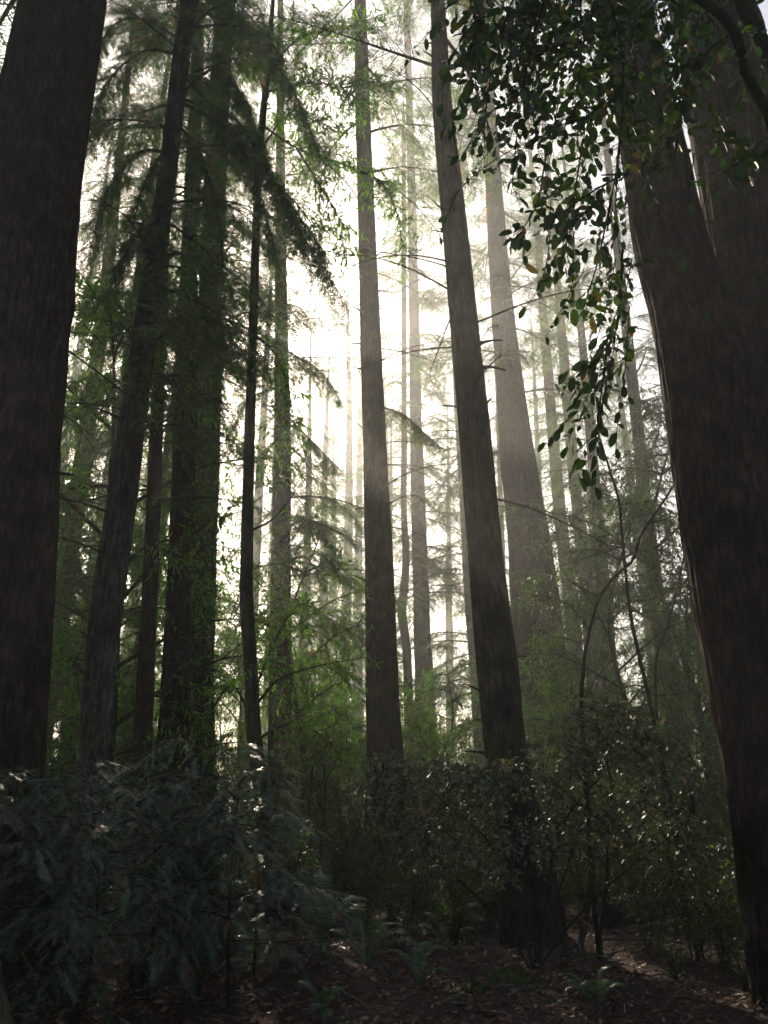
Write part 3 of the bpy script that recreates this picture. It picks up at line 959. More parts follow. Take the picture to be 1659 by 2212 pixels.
boughs = [[(1480, -60), (1400, 20), (1340, 120)], [(1560, -40), (1500, 60), (1420, 130)], [(1600, 60), (1520, 120), (1450, 230)], [(1620, 150), (1560, 230), (1530, 330)], [(1450, -60), (1480, 100), (1440, 300)],
          [(1650, 300), (1600, 350), (1500, 380)], [(1380, 100), (1430, 260), (1400, 420)], [(1330, 200), (1250, 260), (1150, 270)], [(1330, 60), (1200, 110), (1080, 90)], [(1340, 380), (1270, 420), (1190, 480)], [(1330, -80), (1300, 150), (1250, 330)], [(1250, -80), (1220, 120), (1190, 330), (1175, 430)], [(1200, -70), (1150, 90), (1120, 260), (1105, 420)], [(1130, -60), (1080, 80), (1050, 230), (1045, 370)],
          [(1060, -40), (1025, 60), (1010, 170)], [(1300, -60), (1345, 120), (1335, 330), (1310, 500)], [(1260, 300), (1240, 430), (1225, 560)], [(1320, 430), (1290, 570), (1255, 680)], [(1345, 540), (1335, 690), (1300, 830)],
          [(1335, 690), (1275, 790), (1215, 830)], [(1310, 760), (1295, 880), (1285, 950)], [(1180, 330), (1160, 440), (1120, 510)], [(1400, -60), (1420, 60), (1450, 180)], [(1100, -70), (1150, 150), (1225, 300)],
          [(1340, 300), (1330, 450), (1345, 600)], [(1100, -60), (1190, 50), (1270, 210)]]
for k in range(15):
    x = rg.uniform(1015, 1345); ye = rg.uniform(60, 330)
    boughs.append([(x + rg.uniform(-60, 60), -90), (x + rg.uniform(-25, 25), ye * 0.35), (x + rg.uniform(-40, 40), ye)])
for b in boughs:
    Y = rg.uniform(4.0, 5.2)
    ax = resample([P(px, py, Y + rg.uniform(-0.12, 0.12)) for px, py in b], 10)
    L = np.linalg.norm(np.diff(ax, axis=0), axis=1).sum()
    pl.append(leafy(tw, ax, 0.008, rg, int(11 * L + 2), 0.38, 0.04, 0.11 * rg.uniform(0.75, 1.15), 0.35, updir=-0.12, s0=0.1, flat=0.7))
for pix, nl in [
    ([(960, 20, 4.5), (935, 60, 4.5), (900, 100, 4.5), (880, 130, 4.5)], 7),
    ([(1010, 60, 4.4), (975, 130, 4.4), (955, 210, 4.4), (965, 310, 4.4)], 11),
    ([(1000, 200, 4.4), (980, 260, 4.4), (985, 330, 4.4)], 8),
    ([(985, 420, 4.5), (965, 470, 4.5), (945, 520, 4.5)], 4),
    ([(1190, 430, 4.3), (1185, 540, 4.3), (1165, 620, 4.3), (1128, 672, 4.3)], 7),
    ([(1240, 500, 4.3), (1235, 620, 4.3), (1200, 690, 4.3), (1175, 735, 4.3)], 9),
    ([(1330, 560, 4.4), (1300, 700, 4.4), (1255, 800, 4.4), (1190, 830, 4.4)], 14),
    ([(1340, 600, 4.4), (1325, 760, 4.4), (1300, 880, 4.4), (1285, 1060, 4.4)], 22),
    ([(1345, 640, 4.5), (1300, 760, 4.5), (1245, 880, 4.5), (1175, 960, 4.5)], 18),
    ([(1360, 660, 4.5), (1350, 800, 4.5), (1335, 900, 4.5), (1330, 990, 4.5)], 18),
    ([(1365, 560, 4.6), (1335, 700, 4.6), (1270, 790, 4.6), (1240, 870, 4.6)], 16),
    ([(1659, 325, 4.4), (1560, 400, 4.4), (1490, 470, 4.4), (1430, 530, 4.4)], 1),
    ([(1665, 500, 4.4), (1560, 545, 4.4), (1480, 552, 4.4), (1400, 600, 4.4), (1350, 640, 4.4)], 1),
    ([(1670, 540, 4.5), (1570, 640, 4.5), (1470, 700, 4.5), (1370, 760, 4.5)], 1),
    ([(1659, 130, 4.4), (1620, 160, 4.4), (1600, 210, 4.4)], 5),
    ([(1600, 20, 4.3), (1635, 60, 4.3), (1650, 140, 4.3), (1640, 200, 4.3)], 14),
    ([(1480, -40, 4.3), (1470, 60, 4.3), (1455, 150, 4.3), (1440, 220, 4.3)], 10),
    ([(1520, -30, 4.3), (1500, 80, 4.3), (1470, 250, 4.3), (1450, 420, 4.3)], 2),
    ([(1420, 440, 4.3), (1440, 560, 4.3), (1430, 640, 4.3)], 1),
    ([(1500, 330, 4.3), (1480, 500, 4.3), (1510, 600, 4.3)], 1)]:
    hang_twig(pix, nl, 0.1)
obj('twig', tw.mesh('twigs', M['twig'], origin=base), tan, kind='stuff')
leaf_parts(tan, base, cat(pl), (OAK_V, OAK_T), 'leaf', M['tanoak_leaf'])

# tanoak shrub in the middle, pale shining leaf tops, arching stem
root = P(1155, 2100, 9.6)
base = np.array([root[0], root[1], gz(root[0], root[1])])
shr = thing('tanoak_shrub', 'arching tanoak shrub with pale shiny leaves before the middle trunks', 'shrub', base)
rg = np.random.RandomState(12)
stems = [
    [(1155, 2100, 9.6), (1134, 2021, 9.6), (1116, 1939, 9.6), (1083, 1867, 9.6), (1042, 1802, 9.6), (974, 1748, 9.6), (938, 1712, 9.6), (860, 1680, 9.6), (790, 1665, 9.6)],
    [(1155, 2100, 9.6), (1160, 1960, 9.7), (1150, 1830, 9.8), (1110, 1740, 9.9), (1060, 1680, 10)],
    [(1158, 2100, 9.6), (1180, 1950, 9.5), (1200, 1820, 9.5), (1250, 1730, 9.4), (1330, 1650, 9.4), (1400, 1600, 9.4)],
    [(1158, 2100, 9.6), (1200, 1950, 10), (1260, 1760, 10.2), (1290, 1620, 10.3), (1310, 1530, 10.3)],
    [(1150, 2100, 9.6), (1080, 1990, 9.8), (990, 1900, 9.9), (900, 1830, 10), (830, 1790, 10)],
    [(1158, 2100, 9.6), (1230, 2000, 9.4), (1330, 1900, 9.3), (1420, 1830, 9.3), (1500, 1760, 9.3)]]
stem_pts = []
for s in stems:
    a = resample([P(*p) for p in s], 30)
    mb = MB(); tube(mb, a, np.linspace(0.016, 0.005, 30), 7)
    obj('stem', mb.mesh('stem', M['dark_bark'], True, base), shr)
    stem_pts.append(a[8:])
stem_pts = np.concatenate(stem_pts)
tw, pl = MB(), []
top = lambda x: np.interp(x, [780, 850, 1000, 1100, 1200, 1300, 1400, 1520], [1655, 1632, 1650, 1655, 1575, 1505, 1540, 1700])
bot = lambda x: np.interp(x, [780, 860, 1000, 1100, 1200, 1300, 1400, 1520], [1700, 1880, 1900, 1900, 1880, 1850, 1880, 1900])
for k in range(420):
    x = rg.uniform(785, 1510)
    f = rg.uniform(0, 1) ** 1.5
    y = top(x) + f * (bot(x) - top(x))
    p = P(x, y, rg.uniform(8.9, 10.4))
    n0 = stem_pts[np.argmin(np.linalg.norm(stem_pts - p, axis=1))]
    L = np.linalg.norm(p - n0)
    if L > 0.9:
        continue
    d = norm(p - n0)
    mid = (p + n0) / 2 + np.array([0, 0, 0.06])
    ax = resample([n0, mid, p, p + np.array([d[0], d[1], -0.15]) * 0.22], 8)
    pl.append(leafy(tw, ax, 0.005, rg, 6, 0.2, 0.032, 0.075, 0.25, updir=0.05, s0=0.35, flat=0.35))
obj('twig', tw.mesh('twigs', M['twig'], origin=base), shr, kind='stuff')
leaf_parts(shr, base, cat(pl), (OAK_V * np.array([1, 1.05, 1]), OAK_T), 'pale_leaf', M['pale_leaf'])

# ------------------------------------------------------------------ slender saplings on the right
def sapling(name, label, stem, Y, branches, seed, hw0, hw1, lsz=0.06, mat='shrub_leaf'):
    rg = np.random.RandomState(seed)
    a = resample([P(px, py, Y) for px, py in stem], 50)
    g = gz(*a[0, :2])
    base = np.array([a[0, 0], a[0, 1], g])
    if a[0, 2] > g - 0.1:
        a = np.vstack([[a[0, 0], a[0, 1], g - 0.15], a])
    t = thing(name, label, 'sapling', base)
    mb = MB(); tube(mb, a + rg.normal(0, 0.003, a.shape), np.linspace(hw0, hw1, len(a)) * Y * 1.03 / F, 8)
    obj('trunk', mb.mesh('trunk', M['dark_bark'], True, base), t)
    lm, pl = MB(), []
    for pix, ntw in branches:
        wm = MB()
        pl.append(leafy(wm, resample([P(*p) for p in pix], 10), 0.009, rg, ntw, 0.4, 0.05, lsz, 0.25))
        obj('branch', wm.mesh('branch', M['dark_bark'], origin=base), t)
    if pl:
        stamp(lm, LANCE_V, LANCE_T, *cat(pl))
        obj('foliage', lm.mesh('sapling_leaves', M[mat], origin=base), t, kind='stuff')
    return t


sapling('sapling', 'tall thin sapling stem bending left towards its top at right', [(1490, 2036), (1479, 1928), (1461, 1802), (1440, 1694), (1415, 1568), (1393, 1468), (1368, 1360), (1357, 1288), (1346, 1180), (1335, 1076), (1310, 993), (1290, 930)], 11.5,
        [([(1340, 1090, 11.5), (1390, 1085, 11.3), (1470, 1070, 11)], 12), ([(1346, 1180, 11.5), (1280, 1200, 11.3), (1180, 1235, 11)], 10), ([(1335, 1076, 11.5), (1300, 1130, 11.2), (1250, 1140, 11)], 8),
         ([(1360, 1300, 11.5), (1420, 1290, 11.4), (1480, 1250, 11.2)], 12), ([(1320, 1010, 11.5), (1370, 970, 11.4), (1420, 960, 11.3)], 9), ([(1400, 1500, 11.5), (1460, 1500, 11.2), (1550, 1470, 11)], 8)], 1, 6, 2.5)
sapling('sapling', 'crooked sapling leaning right across the thin bending stem', [(1292, 2036), (1281, 1928), (1274, 1820), (1265, 1640), (1256, 1532), (1260, 1440), (1274, 1360), (1296, 1291), (1328, 1245), (1368, 1209), (1386, 1155), (1461, 1040)], 10.8,
        [([(1256, 1520, 10.8), (1300, 1450, 10.7), (1343, 1407, 10.6)], 1), ([(1274, 1360, 10.8), (1220, 1300, 10.7), (1150, 1285, 10.6)], 7), ([(1296, 1291, 10.8), (1230, 1250, 10.5), (1140, 1130, 10.3)], 4), ([(1328, 1245, 10.8), (1390, 1240, 10.6), (1450, 1200, 10.4)], 12), ([(1400, 1130, 10.8), (1440, 1120, 10.6), (1490, 1090, 10.5)], 8)], 2, 5.5, 2.3)
sapling('sapling', 'short dark sapling joining the foot of the crooked one', [(1296, 2018), (1310, 1910), (1312, 1820), (1321, 1705), (1303, 1615), (1290, 1560)], 10.9, [([(1321, 1705, 10.9), (1350, 1650, 10.8), (1400, 1620, 10.7)], 8)], 3, 4, 2)
sapling('sapling', 'thin sapling behind the bending stem near the twin giant', [(1465, 2054), (1450, 1928), (1440, 1784), (1422, 1604), (1416, 1460), (1422, 1407), (1450, 1324), (1465, 1259), (1478, 1200)], 11.8,
        [([(1430, 1390, 11.8), (1480, 1370, 11.6), (1530, 1390, 11.4)], 8), ([(1418, 1500, 11.8), (1370, 1480, 11.6), (1320, 1500, 11.4)], 8), ([(1450, 1324, 11.8), (1400, 1320, 11.6), (1370, 1340, 11.5)], 8)], 4, 4.5, 2)
sapling('sapling', 'thin dark sapling in the gloom left of the middle trunk', [(672, 1900), (674, 1820), (668, 1740), (676, 1660)], 14, [([(670, 1720, 14), (700, 1690, 14), (740, 1680, 14)], 8)], 5, 5, 2.5)
sapling('sapling', 'very thin dark pole beside the sapling left of the middle trunk', [(697, 1905), (695, 1820), (702, 1730), (700, 1640)], 14.5, [([(700, 1700, 14.5), (720, 1660, 14.5), (760, 1660, 14.5)], 8)], 6, 4, 2)

# ------------------------------------------------------------------ redwood sprouts at the lower left
specs = [
    ('redwood sprout at the far lower left before the left giant', 20, 1940, 7.2, 1655, 26),
    ('redwood sprout rising before the right flank of the left giant', 110, 1950, 7.9, 1625, 26),
    ('bushy redwood sprout below the pale leaning trunk', 205, 1960, 7.4, 1640, 28),
    ('redwood sprout below the slim straight trunk', 335, 1960, 8.2, 1640, 26),
    ('tallest redwood sprout, before the close pair of trunks', 425, 1965, 8.3, 1575, 32),
    ('redwood sprout with boughs reaching the slender curving trunk', 505, 1975, 8.0, 1650, 28),
    ('low redwood sprout left of the upright fern', 555, 1965, 8.7, 1730, 16)]
for sd, (lab, bx_, by_, Y, ty_, nb) in enumerate(specs):
    nb = int(nb * 0.7)
    rg = np.random.RandomState(500 + sd)
    b = P(bx_, by_, Y)
    base = np.array([b[0], b[1], gz(b[0], b[1])])
    st = thing('redwood_sprout', lab, 'sapling', base, 'redwood sprouts at the lower left')
    tp = P(bx_ + rg.uniform(-25, 25), ty_, Y + rg.uniform(-0.2, 0.2))
    ax = resample([base - [0, 0, 0.1], (base + tp) / 2 + [rg.normal(0, 0.06), rg.normal(0, 0.06), 0.05], tp], 14)
    mb = MB(); tube(mb, ax, np.linspace(0.018, 0.004, 14), 7)
    obj('stem', mb.mesh('stem', M['dark_bark'], True, base), st)
    for k in range(nb):
        f = 0.3 + 0.7 * (k + rg.uniform(0, 1)) / nb
        s_ = ax[int(min(f, 1) * 13)]
        a = k * 2.4 + rg.uniform(-0.5, 0.5)
        L = (0.35 + 0.6 * (1 - f) ** 0.6) * rg.uniform(0.6, 1.75)
        e = np.array([math.cos(a), math.sin(a), 0]) * L
        rise = rg.uniform(0.02, 0.22) * L
        bx = resample([s_, s_ + e * 0.4 + [0, 0, rise], s_ + e * 0.75 + [rg.normal(0, 0.04), rg.normal(0, 0.04), rise * 0.8], s_ + e + [0, 0, -rg.uniform(0.0, 0.35) * L]], 12)
        wm, lm = MB(), MB()
        bough_geo(wm, lm, bx, 0.006, rg, int(8 + 7 * L), 0.27, 10, SPRAY_HI, 0.22, sc=(0.8, 1.8), hang=0.15, s0=0.1)
        o = obj('bough', wm.mesh('bough', M['twig'], origin=base), st)
        obj('foliage', lm.mesh('sprout_foliage', M['sprout_leaf'], origin=base), o, kind='stuff')

# ------------------------------------------------------------------ ferns
def frond_mesh(seed, L=0.85):
    rg = np.random.RandomState(seed)
    mb = MB()
    u = np.linspace(0, 1, 22)
    ax = np.stack([L * (u * 0.78 - 0.1 * u ** 3), 0.04 * L * np.sin(u * 3), L * (0.85 * u - 0.72 * u ** 2.3)], -1)
    tube(mb, ax, np.linspace(0.005, 0.001, 22), 4)
    tn = norm(np.gradient(ax, axis=0))
    n = 30
    pos, D, N, S = [], [], [], []
    for k in range(n):
        s = 0.12 + 0.87 * k / (n - 1)
        f = s * 21; i = min(int(f), 20); q = f - i
        p = ax[i] * (1 - q) + ax[i + 1] * q
        ln = 0.115 * L / 0.85 * (math.sin(min(1, s * 1.35) * math.pi / 2 + 0.0) if s < 0.7 else 1.0) * (1 if s < 0.5 else 1 - ((s - 0.5) / 0.5) ** 1.6 * 0.93)
        for sg in (-1, 1):
            pos.append(p)
            D.append(norm(np.array([0, sg, 0]) + tn[i] * 0.28 + np.array([0, 0, rg.uniform(-0.3, 0.05)])))
            N.append(np.cross(tn[i], [0, 1, 0]) * -1 + rg.normal(0, 0.1, 3))
            S.append(max(ln, 0.008) * rg.uniform(0.9, 1.05))
    N = [n_ if n_[2] > 0 else -n_ for n_ in N]
    pv = np.array([(0, 0.07, 0), (0.6, 0.085, -0.03), (1, 0, -0.12), (0.6, -0.06, -0.03), (0, -0.08, 0)])
    pt = np.array([(0, 4, 3), (0, 3, 1), (1, 3, 2)])
    stamp(mb, pv, pt, *[np.array(a) for a in (pos, D, N, S)])
    return mb.mesh('frond', M['fern_leaf'])


FROND = [frond_mesh(s) for s in range(4)]


def fern(px, py, Y, label, n, scale, seed, azs=None, tilt0=0.0, group='sword ferns on the forest floor'):
    rg = np.random.RandomState(seed)
    p = P(px, py, Y)
    base = np.array([p[0], p[1], gz(p[0], p[1])])
    t = thing('sword_fern', label, 'fern', base, group)
    scale *= 1.3
    for k in range(n):
        az = (k * 2.4 + rg.uniform(-0.3, 0.3)) if azs is None else R(azs[k % len(azs)]) + rg.uniform(-0.1, 0.1)
        o = obj('frond', FROND[rg.randint(4)], t)
        o.rotation_euler = (rg.uniform(-0.2, 0.2), rg.uniform(-0.75, 0.1) + tilt0, az)
        s = scale * rg.uniform(0.75, 1.1)
        o.scale = (s, s, s)
    return t


fern(690, 2085, 9.3, 'upright sword fern standing right of the mossy log', 12, 1.0, 1, [100, 70, 60, 130, 40, 150, -100, 10, 180, -90, 80, -60], -0.25)
fern(790, 2100, 9.6, 'low sword fern with one frond arching to the right', 9, 0.85, 2, [0, 15, -20, 60, 120, 160, -60, 30, 90], 0.0)
fern(905, 2150, 8.6, 'small fern in the leaf litter below the arching frond', 7, 0.6, 3)
fern(700, 2195, 7.7, 'pale sprawling fern at the bottom edge below the upright fern', 7, 0.5, 4, [-95, -80, -110, -60, 20, 150, 90], 0.15)
fern(960, 2010, 11.2, 'dim fern behind the arching fern near the middle trunk', 9, 0.8, 5)
fern(1290, 2185, 8.2, 'dim fern in the bottom right leaf litter', 8, 0.6, 6)
fern(560, 2080, 9.0, 'flattened fern on the leaf covered bank below the mossy log', 6, 0.6, 7, [200, 160, 240, -20, 90, 20], 0.25)
fern(215, 2185, 7.6, 'leafy green plant at the lower left beside the stump', 8, 0.32, 8)

# ------------------------------------------------------------------ logs, stump, moss
def log(name, label, cat_, p0, p1, r0, r1, mat, seed, parts=None, sides=28, n=40):
    rg = np.random.RandomState(seed)
    a = resample([p0, (np.array(p0) + p1) / 2 + [0, 0, 0.02], p1], n)
    base = np.array([a[n // 2, 0], a[n // 2, 1], gz(a[n // 2, 0], a[n // 2, 1])])
    t = thing(name, label, cat_, base)
    th = np.arange(sides) * 2 * math.pi / sides
    mb = MB()
    tube(mb, a, np.linspace(r0, r1, n), sides, caps=True)
    v, tr, q = mb.arrays()
    c = v.copy()
    nn = vnoise(c * 7 + seed) * 0.09 + vnoise(c * 19 + seed) * 0.04
    ctr = np.repeat(a, sides, 0)
    v[:n * sides] = ctr + (v[:n * sides] - ctr) * (1 + nn[:n * sides, None] * 1.4)
    m2 = MB(); m2.add(v, tr, q)
    obj('trunk' if cat_ == 'log' else 'wood', m2.mesh(name, mat, True, base), t)
    return t, a, base


def moss_lump(tree, base, c, size, seed, name='moss'):
    n1, n2 = 22, 14
    th = np.arange(n1) * 2 * math.pi / n1
    ph = np.linspace(0.0, math.pi * 0.62, n2)
    v = np.stack([np.outer(np.sin(ph), np.cos(th)), np.outer(np.sin(ph), np.sin(th)), np.outer(np.cos(ph), np.ones(n1))], -1)
    d = 1 + 0.25 * vnoise(v * 2.5 + seed) + 0.14 * vnoise(v * 7 + seed) + 0.08 * vnoise(v * 19 + seed)
    v = (v * d[..., None]).reshape(-1, 3) * np.array(size) + c
    i = np.arange(n2 - 1)[:, None] * n1; j = np.arange(n1)[None]; j2 = (j + 1) % n1
    q = np.stack([i + j, i + n1 + j, i + n1 + j2, i + j2], -1).reshape(-1, 4)
    mb = MB(); mb.add(v, None, q)
    # short fuzz
    rg = np.random.RandomState(seed)
    k = rg.randint(0, len(v), 900)
    dirs = norm(v[k] - np.array(c) + rg.normal(0, 0.05, (900, 3)) * np.array(size).max() * 4)
    fz = np.array([(0, -0.15, 0), (0, 0.15, 0), (1, 0, 0)])
    stamp(mb, fz, np.array([(0, 1, 2)]), v[k], dirs, rg.normal(0, 1, (900, 3)), rg.uniform(0.012, 0.03, 900))
    obj(name, mb.mesh(name, M['moss'], False, base), tree)


t, a, b = log('mossy_log', 'moss covered fallen log behind the upright fern at left', 'log', P(330, 1965, 10.4), P(640, 1950, 10.9), 0.16, 0.2, M['log'], 3)
for k in range(9):
    q = a[6 + k * 4]
    moss_lump(t, b, q + [0, -0.03, 0.08], (0.26, 0.17, 0.13), 40 + k)
t, a, b = log('fallen_log', 'dark fallen log with pale cut top lying behind the right saplings', 'log', P(1310, 1985, 12.4) + [0, 0, 0.05], P(1520, 1975, 13.2) + [0, 0, 0.1], 0.17, 0.13, M['log'], 5)
# curved mossy stick
a = resample([P(1195, 2100, 9.8), P(1225, 2075, 9.9), P(1250, 2050, 10), P(1258, 2020, 10.1), P(1262, 2000, 10.1)], 20)
base = np.array([a[0, 0], a[0, 1], gz(a[0, 0], a[0, 1])])
t = thing('fallen_branch', 'short curved mossy branch propped on the ground by the fir', 'branch', base)
mb = MB(); tube(mb, a, np.linspace(0.022, 0.04, 20), 9, caps=True)
obj('wood', mb.mesh('wood', M['grey_bark'], True, base), t)
rg = np.random.RandomState(3)
for k, (x0, y0, x1, y1, Y, lab) in enumerate([(450, 2165, 650, 2130, 8.1, 'long thin stick lying in the litter left of the bottom ferns'), (940, 2120, 1010, 2190, 8.4, 'thin bowed stick below the arching fern frond'),
                                             (1330, 2160, 1420, 2110, 8.7, 'pale broken stick in the litter at lower right')]):
    p0, p1 = P(x0, y0, Y), P(x1, y1, Y + 0.2)
    p0[2] = gz(p0[0], p0[1]) + 0.02; p1[2] = gz(p1[0], p1[1]) + 0.04
    a = resample([p0, (p0 + p1) / 2 + [0, 0.03, 0.05], p1], 12)
    t = thing('stick', lab, 'stick', p0)
    mb = MB(); tube(mb, a, np.linspace(0.011, 0.006, 12), 6, caps=True)
    o = obj('wood', mb.mesh('wood', M['grey_bark'], True, p0), t)
for k, (px, py, Y, sz, lab) in enumerate([(1105, 2128, 9.2, (0.22, 0.2, 0.13), 'mossy hummock at the foot of the arching shrub'), (1022, 2165, 8.5, (0.1, 0.1, 0.09), 'small mossy stone in the leaf litter right of the ferns')]):
    p = P(px, py, Y); p[2] = gz(p[0], p[1])
    t = thing('mossy_mound', lab, 'moss mound', p)
    moss_lump(t, p, p + [0, 0, -0.02], sz, 70 + k, 'moss')
# stump at the lower left corner
p = P(5, 2212, 5.0); g = gz(p[0], p[1])
ax = np.stack([np.full(24, p[0]), np.full(24, p[1]), np.linspace(g - 0.2, g + 0.95, 24)], -1)
ax[:, 0] -= np.linspace(0, 0.25, 24)
base = np.array([p[0], p[1], g])
t = thing('stump', 'mossy old stump cut off by the lower left corner', 'stump', base)
obj('wood', trunk_mesh(ax, np.linspace(0.27, 0.13, 24), bark_mat('stump_bark', (0.05, 0.05, 0.025), (0.13, 0.13, 0.075), (0.2, 0.2, 0.12), moss=0.3), 40, 50, 0.05, 3, 0.25, g, base, 'wood'), t)
moss_lump(t, base, ax[-1] - [0, 0, 0.05], (0.14, 0.14, 0.08), 90)

# ------------------------------------------------------------------ leaf litter
rg = np.random.RandomState(21)
n = 26000
ly = 5.5 + 12 * rg.uniform(0, 1, n) ** 1.6
lx = rg.uniform(-1, 1, n) * (ly * 0.5 + 1.2)
lz = ground_z(lx, ly) + rg.uniform(0.0, 0.045, n)
az = rg.uniform(0, 2 * math.pi, n)
D = np.stack([np.cos(az), np.sin(az), rg.normal(0, 0.35, n)], -1)
N = np.stack([rg.normal(0, 0.45, n), rg.normal(0, 0.45, n), np.ones(n)], -1)
lit_v = np.array([(0, 0, 0), (0.3, 0.22, 0.08), (0.7, 0.2, 0.05), (1, 0, 0.12), (0.7, -0.2, 0.07), (0.3, -0.22, 0.05), (0.5, 0, -0.02)])
lit_t = np.array([(0, 6, 1), (1, 6, 2), (2, 6, 3), (3, 6, 4), (4, 6, 5), (5, 6, 0)])
mb = MB()
stamp(mb, lit_v, lit_t, np.stack([lx, ly, lz], -1), D, N, rg.uniform(0.03, 0.085, n))
o = obj('leaf_litter', mb.mesh('leaf_litter', M['litter_leaf']), kind='stuff')
o['label'] = 'brown fallen leaves strewn over the forest floor'
o['category'] = 'leaf litter'


n = 1500
ty = 5.5 + 10 * rg.uniform(0, 1, n) ** 1.5
tx = rg.uniform(-1, 1, n) * (ty * 0.5 + 1.0)
az = rg.uniform(0, 2 * math.pi, n)
tw_v = np.array([(0, -0.02, 0), (0, 0.02, 0), (0.5, 0.045, 0.03), (0.5, 0.01, 0.05), (1, 0.0, 0.02), (0.5, 0.03, -0.01)])
tw_t = np.array([(0, 2, 3), (0, 1, 2), (3, 2, 4), (2, 5, 4), (1, 5, 2)])
mb = MB()
stamp(mb, tw_v, tw_t, np.stack([tx, ty, ground_z(tx, ty) + rg.uniform(0.02, 0.07, n)], -1), np.stack([np.cos(az), np.sin(az), rg.normal(0, 0.15, n)], -1), np.tile([0, 0, 1.0], (n, 1)), rg.uniform(0.08, 0.5, n))
o = obj('twig_litter', mb.mesh('twig_litter', M['grey_bark']), kind='stuff')
o['label'] = 'small dead twigs strewn among the fallen leaves'
o['category'] = 'twig litter'


def maple_leaf(px, py, Y, size, label, mat, rot):
    p = P(px, py, Y); p[2] = gz(p[0], p[1]) + 0.06
    a = np.linspace(0, 2 * math.pi, 31)[:-1]
    r = 0.55 + 0.3 * np.cos(5 * a) + 0.1 * np.cos(10 * a + 1) + 0.06 * np.cos(15 * a)
    v = np.stack([r * np.cos(a), r * np.sin(a), 0.12 * np.cos(3 * a)], -1) * size
    v = np.vstack([[0, 0, 0], v])
    k = np.arange(30)
    mb = MB(); mb.add(v, np.stack([np.zeros(30, int), 1 + k, 1 + (k + 1) % 30], -1))
    tube(mb, np.array([(-0.2, 0, 0), (-0.8, 0.1, 0.05), (-1.2, 0.2, 0.12)]) * size, 0.003, 4)
    o = obj('fallen_leaf', mb.mesh('fallen_leaf', mat), loc=p)
    o.rotation_euler = (0.5, 0.15, rot)
    o['label'] = label; o['category'] = 'leaf'; o['group'] = 'single large fallen leaves'


maple_leaf(572, 2192, 7.4, 0.085, 'bright orange maple leaf at the bottom edge left of centre', M['orange_leaf'], 0.4)
maple_leaf(505, 2170, 7.6, 0.06, 'dull orange curled leaf left of the bright maple leaf', M['litter_leaf'], 2.0)
maple_leaf(1597, 2051, 9.6, 0.05, 'pale pinkish leaf alone on the dark ground at far right', M['pale_leaf'], 1.0)

# ------------------------------------------------------------------ understorey
def proto_bush(name, seed, **kw):
    wm, lm = bush_geo(seed=seed, **kw)
    return wm, lm


B1 = bush_geo(1.9, 0.95, 12, 17, 0.4, 0.028, 0.075, 101, (LANCE_V[[0, 1, 7, 3]] * np.array([1, 1.5, 1]), DIAM_T))
B2 = bush_geo(2.6, 1.1, 12, 19, 0.5, 0.03, 0.085, 102, (LANCE_V[[0, 1, 7, 3]] * np.array([1, 1.6, 1]), DIAM_T))
B3 = bush_geo(1.3, 0.8, 13, 15, 0.32, 0.024, 0.055, 103, (LANCE_V[[0, 1, 7, 3]] * np.array([1, 1.6, 1]), DIAM_T))
BM = [(b[0].mesh('bush_stems', M['dark_bark']), b[1].mesh('bush_leaves', M['shrub_leaf'])) for b in (B1, B2, B3)]
rg = np.random.RandomState(33)


def place_bush(px, Y, sc, k, label, group, name='shrub', mats=None):
    x = P(px, 1750, Y)[0]
    t = thing(name, label, 'shrub', (x, Y, gz(x, Y)), group)
    t.rotation_euler = (0, 0, rg.uniform(0, 6.28))
    t.scale = (sc, sc, sc * rg.uniform(0.85, 1.15))
    obj('stem', BM[k][0], t)
    obj('foliage', BM[k][1], t, kind='stuff')
    return t


